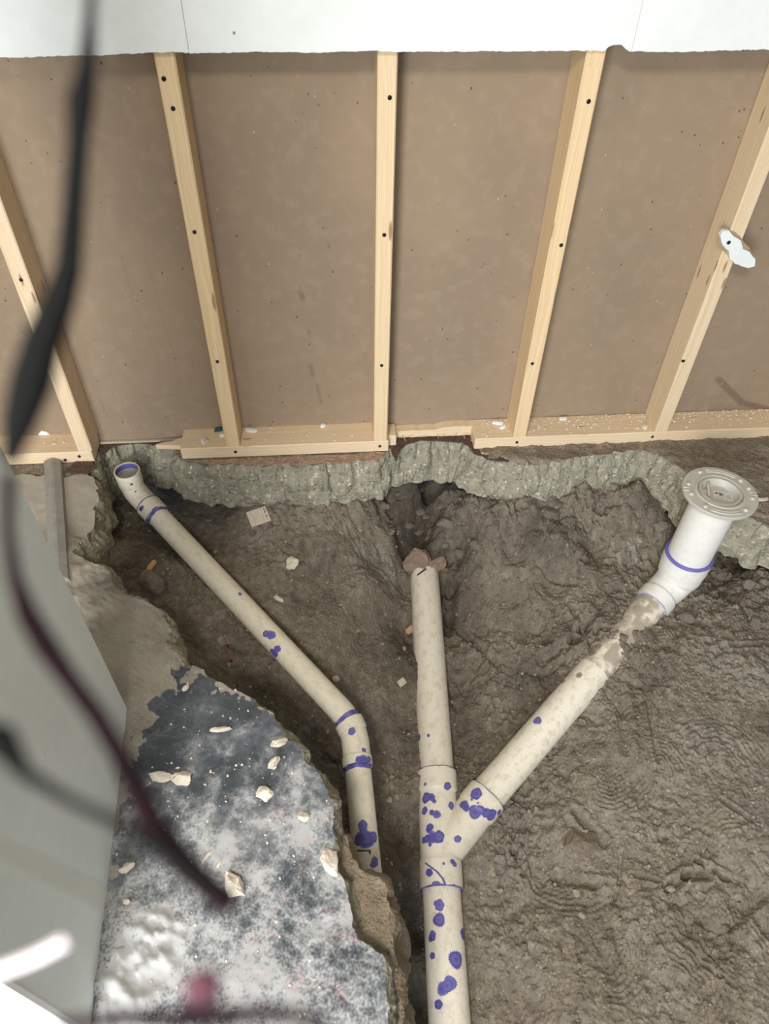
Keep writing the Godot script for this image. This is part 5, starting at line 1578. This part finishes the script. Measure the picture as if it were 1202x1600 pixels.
	rock("stone", "buff cobble just behind the crumpled tape", "stone", on_ground(Vector2(0.1246, 0.0123), 0.006), Vector3(0.04, 0.03, 0.032), 303, brown_stone)
	rock("stone", "grey cobble right of the crumpled tape", "stone", on_ground(Vector2(0.2, 0.0708), 0.005), Vector3(0.034, 0.026, 0.03), 304, rubble)
	rock("stone", "rough rubble lump at the left slab edge below the wood chip", "stone", on_ground(Vector2(-0.6077, 0.3292), 0.01), Vector3(0.085, 0.05, 0.06), 305, rubble)
	rock("stone", "tan stone beside the lower bend of the thin pipe", "stone", on_ground(Vector2(-0.1674, 0.7229), 0.006), Vector3(0.04, 0.026, 0.034), 306, brown_stone)
	rock("stone", "small pointed stone left of the lower bend", "stone", on_ground(Vector2(-0.229, 0.6772), 0.004), Vector3(0.034, 0.024, 0.026), 307, rubble)
	rock("stone", "peach round stone touching the centre pipe's left side", "stone", on_ground(Vector2(0.0724, 0.3099), 0.008), Vector3(0.034, 0.03, 0.03), 308, flat(Color(0.74, 0.60, 0.47), 0.9))
	rock("stone", "little peach stone under the one touching the centre pipe", "stone", on_ground(Vector2(0.0454, 0.395), 0.004), Vector3(0.018, 0.014, 0.016), 309, flat(Color(0.74, 0.60, 0.47), 0.9))
	rock("stone", "dark lump of rubble by the muddy branch pipe's left side", "stone", on_ground(Vector2(0.4727, 0.5231), 0.008), Vector3(0.042, 0.034, 0.034), 310, rubble)
	rock("stone", "pale stone right of the white elbow under the flange", "stone", on_ground(Vector2(1.0311, 0.3488), 0.008), Vector3(0.05, 0.036, 0.04), 311, rubble)
	rock("stone", "stone in the hole between riser and slab end", "stone", on_ground(Vector2(1.0595, 0.1777), 0.008), Vector3(0.05, 0.03, 0.03), 312, rubble)
	rock("stone", "mossy lump left of the white riser's foot", "stone", on_ground(Vector2(0.8083, 0.1733), 0.008), Vector3(0.05, 0.034, 0.04), 313, flat(Color(0.5, 0.48, 0.41), 0.95))
	rock("stone", "crumbly dirt lump in the middle of the smooth right-hand dirt", "stone", on_ground(Vector2(0.4001, 0.9479), 0.002), Vector3(0.09, 0.04, 0.075), 314, flat(Color(0.47, 0.42, 0.36), 0.95))
	flake("stone_chip", "flat brown chip near the notch in the slab", "stone", on_ground(Vector2(0.1315, -0.0133), 0.004), 0.034, 0.03, 0.008, 0.4, brown_stone)
	flake("stone_chip", "flat pale sliver beside the thin pipe's middle", "stone", on_ground(Vector2(-0.2946, 0.3312), 0.003), 0.034, 0.013, 0.006, -0.6, mortar)
	flake("stone_chip", "pinkish square chip right of the thin pipe", "stone", on_ground(Vector2(-0.1509, 0.5247), 0.003), 0.022, 0.02, 0.008, 0.4, flat(Color(0.78, 0.68, 0.6), 0.9))
	flake("stone_chip", "long pale stone chip on the slab top right of the flange", "stone", Vector3(1.0064, 0.004, 0.2568), 0.034, 0.012, 0.008, 0.1, mortar)
	# ribbed tile fragments
	for fr in [[Vector2(-0.3492, 0.0982), 0.058, 0.05, 0.35, "ribbed pale tile fragment lying in dirt below the middle plate"], [Vector2(0.0274, 0.5049), 0.022, 0.018, 0.6, "tiny ribbed tile fragment left of the centre pipe"]]:
		var p: Vector2 = fr[0]
		var t := thing("tile_fragment", fr[4], "tile", on_ground(p, 0.004))
		var bd := Basis.from_euler(Vector3(0.25, fr[3], 0.1))
		var body := PackedVector3Array()
		for v in bevel_box(Vector3(-fr[1] / 2, -0.004, -fr[2] / 2), Vector3(fr[1] / 2, 0.002, fr[2] / 2), 0.001):
			body.append(bd * v)
		part("tile_body", shell(body), mortar, t, Vector3.ZERO)
		for k in 7:
			var x: float = lerpf(-fr[1] * 0.44, fr[1] * 0.44, k / 6.0)
			var rib := PackedVector3Array()
			for v in bevel_box(Vector3(x - fr[1] * 0.035, 0.0015, -fr[2] * 0.48), Vector3(x + fr[1] * 0.035, 0.0042, fr[2] * 0.48), 0.0006):
				rib.append(bd * v)
			part("rib", shell(rib), mortar, t, Vector3.ZERO)
	# copper-coloured stick
	var ca := on_ground(Vector2(-0.4256, 0.4821), 0.03)
	var cb := Vector3(Vector3(-0.3335, 0.012, 0.7418))
	tag(single("copper_rod", tube([ca, ca.lerp(cb, 0.5) + Vector3(0, 0.006, 0), cb], [[0.0, 0.0001], [0.0, 0.0035, true], [0.14, 0.0035]], up, 10, 0.02), flat(Color(0.52, 0.33, 0.27), 0.5)), "thin reddish rod leaning on the slab edge by the trench", "rod")
	# crumbs and chips on the plates
	var slate := flat(Color(0.22, 0.33, 0.36), 0.6)
	flake("plastic_chip", "blue-green chip on the middle plate left of the second stud", "chip", Vector3(-0.4495, 0.0385, -0.0815), 0.03, 0.016, 0.008, 0.3, slate)
	flake("wallboard_crumb", "white crumb next to the blue-green chip", "wallboard", Vector3(-0.435, 0.0385, -0.0553), 0.022, 0.012, 0.007, 0.1, white_wall)
	flake("wallboard_crumb", "cream crumb on the left end of the middle plate", "wallboard", Vector3(-0.4842, 0.0385, -0.0333), 0.022, 0.02, 0.012, 0.9, mortar)
	flake("wallboard_crumb", "white paper curl on the plate right of the second stud", "wallboard", Vector3(-0.3578, 0.0385, -0.0733), 0.038, 0.016, 0.006, -0.2, white_wall)
	flake("wallboard_crumb", "white crumb at the back of the middle plate before the centre stud", "wallboard", Vector3(-0.1559, 0.0385, -0.0815), 0.018, 0.012, 0.008, 0.7, white_wall)
	flake("wallboard_crumb", "long white scrap on the right plate just left of its first stud", "wallboard", Vector3(0.3461, 0.0385, -0.064), 0.036, 0.014, 0.007, -0.35, white_wall)
	flake("wallboard_crumb", "small white scrap below the long one on the right plate", "wallboard", Vector3(0.3575, 0.0385, -0.0458), 0.02, 0.012, 0.006, 0.5, white_wall)
	flake("wallboard_crumb", "white crumb at the back of the right plate between its studs", "wallboard", Vector3(0.5408, 0.0385, -0.0734), 0.026, 0.012, 0.006, 0.1, white_wall)
	flake("wallboard_crumb", "cream crumb against the rightmost stud's foot", "wallboard", Vector3(0.7686, 0.0385, -0.0219), 0.02, 0.018, 0.012, 0.8, mortar)
	flake("wallboard_crumb", "chalky lump on the left plate behind the partition", "wallboard", Vector3(-0.927, 0.0385, -0.0981), 0.05, 0.022, 0.014, 0.1, white_wall)
	# fine crumbs
	var grain := lump(401, 6, 0.3, Vector3(1, 0.7, 1))
	var sprinkle := func(called: String, label: String, cat: String, places: Array, m: Material, lo: float, hi_: float) -> void:
		var mm := MultiMesh.new()
		mm.transform_format = MultiMesh.TRANSFORM_3D
		mm.use_colors = true
		mm.mesh = grain
		mm.instance_count = places.size()
		for i in places.size():
			var s := lerpf(lo, hi_, pow(rng.randf(), 2.5))
			mm.set_instance_transform(i, Transform3D(Basis.from_euler(Vector3(rng.randf() * 3, rng.randf() * 6, 0)).scaled(Vector3(s, s * 0.8, s * rng.randf_range(0.6, 1.4))), places[i]))
			var tc := Color.WHITE
			if m.vertex_color_use_as_albedo:
				var p: Vector3 = places[i]
				tc = tint[clampi(int((p.z - GZ0) / GS), 0, GH - 1) * GW + clampi(int((p.x - GX0) / GS), 0, GW - 1)] * rng.randf_range(0.85, 1.2)
				tc.a = 1.0
			mm.set_instance_color(i, tc)
		var o := MultiMeshInstance3D.new()
		o.name = called
		o.multimesh = mm
		o.material_override = m
		add_child(o, true)
		o.set_meta("kind", "stuff")
		tag(o, label, cat)
	var spots := []
	for k in 700:
		spots.append(Vector3(rng.randf_range(0.29, 1.3), 0.039, -0.003 - 0.083 * sqrt(rng.randf())))
	for k in 60:
		spots.append(Vector3(rng.randf_range(-0.54, 0.0), 0.039, -0.01 - 0.08 * rng.randf()))
	for k in 30:
		spots.append(Vector3(rng.randf_range(-1.0, -0.86), 0.039, -0.02 - 0.07 * rng.randf()))
	sprinkle.call("wallboard_dust", "fine white wallboard crumbs scattered over the sole plates", "crumbs", spots, flat(Color(0.86, 0.81, 0.73), 0.9), 0.0010, 0.0042)
	spots = []
	for k in 2200:
		var p := Vector2(rng.randf_range(-0.75, 1.3), rng.randf_range(0.02, 1.4))
		spots.append(on_ground(p, 0.0005))
	sprinkle.call("pale_grit", "pale grit strewn over the dirt", "grit", spots, flat(Color(0.62, 0.57, 0.5), 0.95), 0.0012, 0.006)
	spots = []
	for k in 2200:
		var p := Vector2(rng.randf_range(-0.75, 1.3), rng.randf_range(0.02, 1.4))
		spots.append(on_ground(p, 0.0005))
	sprinkle.call("dirt_crumbs", "crumbs of brown soil on the dirt", "soil", spots, soil, 0.002, 0.009)
	spots = []
	for k in 9000:
		var p := Vector2(rng.randf_range(-0.75, 1.3), rng.randf_range(0.0, 1.4))
		var i := clampi(int((p.y - GZ0) / GS), 0, GH - 1) * GW + clampi(int((p.x - GX0) / GS), 0, GW - 1)
		if rng.randf() < pow(rough_map[i], 2.0) * 0.75:
			spots.append(on_ground(p, 0.0))
	sprinkle.call("soil_clods", "loose clods of brown soil in the rough parts of the dig", "soil", spots, soil, 0.003, 0.013)
	spots = []
	for k in 420:
		var p := Vector2(rng.randf_range(-0.56, -0.15), rng.randf_range(0.7, 1.4))
		if Geometry2D.is_point_in_polygon(p, outline):
			spots.append(Vector3(p.x, 0.001, p.y))
	sprinkle.call("mortar_grit", "white mortar grit on the black adhesive", "grit", spots, mortar, 0.0008, 0.0035)
	# rubble lumps in the cracked dirt at the back
	var lumps := []
	var pebbles := []
	for q in [Vector2(0.0599, -0.0203), Vector2(0.0932, 0.0166), Vector2(0.1412, -0.1192), Vector2(0.1615, 0.0194), Vector2(0.1967, -0.0194), Vector2(0.1491, -0.0144), Vector2(0.245, 0.0527), Vector2(0.2723, 0.0753), Vector2(0.3041, 0.0112), Vector2(0.2527, -0.0999), Vector2(0.2786, 0.1554), Vector2(0.0741, 0.0477), Vector2(0.0346, 0.0639), Vector2(0.0163, -0.0035), Vector2(0.1115, -0.1512), Vector2(0.3177, 0.1559), Vector2(0.2485, 0.1049), Vector2(0.2153, -0.1479), Vector2(0.4114, 0.1726), Vector2(0.4944, 0.1953), Vector2(0.5589, 0.2243), Vector2(0.4846, 0.1381), Vector2(0.6316, 0.2994), Vector2(0.7689, 0.2078), Vector2(0.9371, 0.4026), Vector2(0.9918, 0.3938), Vector2(0.9006, 0.3382), Vector2(1.0023, 0.4564), Vector2(0.8235, 0.4191)]:
		var dark_look: StandardMaterial3D = [rubble, brown_stone, soil_stone][rng.randi() % 3]
		var s := rng.randf_range(0.018, 0.042)
		var lump_ := rock("rubble_lump", "", "rubble", on_ground(q, s * 0.12), Vector3(s * rng.randf_range(1.0, 1.5), s * 0.7, s), 500 + rng.randi() % 12, dark_look, "rubble lumps in the cracked dirt", 9)
		lumps.append([lump_, "grey" if dark_look == rubble else ("brown" if dark_look == brown_stone else "earth-coloured")])
	name_by_landmark(lumps, "rubble lump")
	# a scatter of alike pebbles
	var pebble_meshes := []
	for k in 6:
		pebble_meshes.append(lump(420 + k, 6, 0.25, Vector3(1, 0.75, 0.9)))
	var pebble_looks := [rubble, brown_stone, flat(Color(0.60, 0.55, 0.47), 0.95)]
	for q in [Vector2(-0.5425, 0.5096), Vector2(-0.5218, 0.2845), Vector2(-0.424, 0.2742), Vector2(-0.3315, 0.1856), Vector2(-0.3668, 0.1404), Vector2(-0.2335, 0.1696), Vector2(-0.1089, 0.1794), Vector2(-0.0294, 0.2338), Vector2(0.0274, 0.1215), Vector2(0.1527, 0.0327), Vector2(0.2512, -0.0016), Vector2(0.2807, 0.0902), Vector2(0.0932, 0.0166), Vector2(-0.0836, 0.3745), Vector2(-0.0368, 0.4688), Vector2(-0.2392, 0.4607), Vector2(-0.1286, 0.5845), Vector2(-0.196, 0.693), Vector2(-0.2565, 0.6553), Vector2(-0.0214, 0.7514), Vector2(0.0126, 0.7029), Vector2(-0.0127, 0.7983), Vector2(-0.0325, 0.8058), Vector2(0.2091, 0.5879), Vector2(0.1669, 0.5322), Vector2(0.1175, 0.7846), Vector2(0.1345, 0.8015), Vector2(0.2775, 0.6423), Vector2(0.3921, 0.7144), Vector2(0.4268, 0.6929), Vector2(0.4605, 0.6837), Vector2(0.3943, 0.7733), Vector2(0.3495, 0.7978), Vector2(0.2657, 0.868), Vector2(0.3029, 0.8411), Vector2(0.2279, 0.9394), Vector2(0.2095, 0.9629), Vector2(0.1929, 0.9786), Vector2(0.3465, 1.0384), Vector2(0.3727, 1.0961), Vector2(0.2366, 1.1421), Vector2(0.5812, 0.5761), Vector2(0.5709, 0.5199), Vector2(0.6679, 0.4076), Vector2(0.7059, 0.3708), Vector2(0.8753, 0.38), Vector2(0.9439, 0.3505), Vector2(0.9679, 0.4104), Vector2(1.0411, 0.3808), Vector2(1.0244, 0.4417), Vector2(0.7493, 0.4633), Vector2(0.5996, 0.5358), Vector2(0.8676, 0.2268), Vector2(0.7481, 0.1974), Vector2(0.4658, 0.1317), Vector2(0.56, 0.146), Vector2(0.3364, 0.1673), Vector2(0.7404, 1.0378), Vector2(0.5055, 1.0938), Vector2(0.41, 1.0619), Vector2(0.5654, 1.0765), Vector2(0.594, 1.0927), Vector2(0.3712, 1.0498), Vector2(-0.5203, 0.2248), Vector2(-0.4676, 0.3666), Vector2(-0.4376, 0.4588), Vector2(-0.5635, 0.1655)]:
		var look: StandardMaterial3D = pebble_looks[rng.randi() % 3]
		var o := single("pebble", pebble_meshes[rng.randi() % 6], look, on_ground(q, 0.002))
		o.rotation = Vector3(rng.randf() - 0.5, rng.randf() * TAU, rng.randf() - 0.5)
		o.scale = Vector3.ONE * rng.randf_range(0.005, 0.0125)
		tag(o, "", "pebble", "pebbles in the dirt")
		pebbles.append([o, "grey" if look == rubble else ("brown" if look == brown_stone else "pale")])
	name_by_landmark(pebbles, "small pebble")

	# ---------------------------------------------------------------- cords close to the lens
	var black := flat(Color(0.1, 0.1, 0.1), 0.9)
	black.metallic_specular = 0.15
	var dark_red := flat(Color(0.13, 0.085, 0.1), 0.9)
	dark_red.metallic_specular = 0.15
	var hang: Array = [Vector3(-0.1674, 1.3323, 1.342), Vector3(-0.1693, 1.3063, 1.3686), Vector3(-0.1701, 1.2999, 1.3753), Vector3(-0.171, 1.2941, 1.3811), Vector3(-0.1723, 1.2905, 1.3847), Vector3(-0.1729, 1.2862, 1.3891), Vector3(-0.1741, 1.2789, 1.3965), Vector3(-0.1754, 1.2717, 1.4038), Vector3(-0.1772, 1.2681, 1.4074), Vector3(-0.18, 1.2637, 1.4116), Vector3(-0.1823, 1.2587, 1.4166), Vector3(-0.1845, 1.2543, 1.4209), Vector3(-0.1864, 1.2496, 1.4256)]
	var first: Vector3 = hang[0]
	cord("black_cord", "thick black cord hanging down the left side close to the lens", [Vector3(first.x, 2.44, first.z), first + Vector3(0, 0.12, 0)] + hang, [0.0008, 0.0008, 0.0008, 0.0008, 0.0009, 0.0015, 0.0022, 0.0017, 0.0018, 0.0021, 0.0025, 0.0029, 0.0032, 0.0026, 0.0010], black)
	cord("dark_red_cord", "dark red cord curving across the white partition close to the lens", [Vector3(-0.1865, 1.2485, 1.4267), Vector3(-0.1871, 1.242, 1.4333), Vector3(-0.1864, 1.237, 1.4386), Vector3(-0.1846, 1.2327, 1.4432), Vector3(-0.1818, 1.2292, 1.4472), Vector3(-0.1783, 1.2255, 1.4513), Vector3(-0.1743, 1.2217, 1.4557), Vector3(-0.1712, 1.2179, 1.4599), Vector3(-0.1686, 1.2139, 1.4643), Vector3(-0.1658, 1.2092, 1.4694), Vector3(-0.1614, 1.2053, 1.4739), Vector3(-0.1565, 1.2021, 1.4778), Vector3(-0.1538, 1.2006, 1.4795)], [0.0010, 0.0009, 0.0011, 0.0017, 0.0019, 0.0016, 0.0016, 0.0016, 0.0018, 0.0022, 0.0021, 0.0019], dark_red)
	cord("black_cord", "short black cord slanting in from the left edge towards the slab", [Vector3(-0.457, 0.9, 1.3463)] + [Vector3(-0.1879, 1.2337, 1.4635), Vector3(-0.1823, 1.2328, 1.465), Vector3(-0.1793, 1.2295, 1.4687), Vector3(-0.173, 1.227, 1.472), Vector3(-0.1664, 1.2249, 1.4748), Vector3(-0.1625, 1.2234, 1.4767), Vector3(-0.1579, 1.221, 1.4797), Vector3(-0.1541, 1.2186, 1.4826)], [0.0016, 0.0022, 0.0022, 0.0010, 0.0007, 0.0008, 0.0010, 0.0010, 0.0008], black)
	cord("olive_cord", "faint thin olive cord below the black one on the partition", [Vector3(-0.5282, 0.8, 1.3154)] + [Vector3(-0.1832, 1.2341, 1.478), Vector3(-0.1781, 1.2325, 1.4802), Vector3(-0.1725, 1.2308, 1.4825), Vector3(-0.1666, 1.2288, 1.4852), Vector3(-0.1644, 1.2279, 1.4863)], [0.0004], flat(Color(0.26, 0.25, 0.17), 0.6))
	cord("white_cord", "short blurred white cord at the lower left edge", [Vector3(-0.4959, 0.8, 1.3822)] + [Vector3(-0.195, 1.1974, 1.4859), Vector3(-0.1889, 1.1986, 1.4853), Vector3(-0.1835, 1.2001, 1.4843), Vector3(-0.1785, 1.202, 1.4828)], [0.0009], flat(Color(0.95, 0.90, 0.93), 0.4))
	cord("dark_red_cord", "dark cord crossing the bottom edge of the picture", [Vector3(-0.1831, 1.1988, 1.5001), Vector3(-0.176, 1.2051, 1.4944), Vector3(-0.1683, 1.2061, 1.4941), Vector3(-0.1602, 1.2061, 1.4949), Vector3(-0.1531, 1.2064, 1.4953), Vector3(-0.1459, 1.2069, 1.4955), Vector3(-0.1397, 1.2062, 1.4968), Vector3(-0.1346, 1.2022, 1.5015)], [0.0006, 0.0007, 0.0010, 0.0011, 0.0012, 0.0010, 0.0008, 0.0006], dark_red)
	var bead := single("pink_bead", lump(450, 0, 0.1, Vector3(0.0027, 0.0020, 0.0027), true), flat(Color(0.42, 0.25, 0.31), 0.7), Vector3(-0.157, 1.203, 1.4912))
	tag(bead, "blurred pink bead on the dark cord at the bottom edge", "bead")
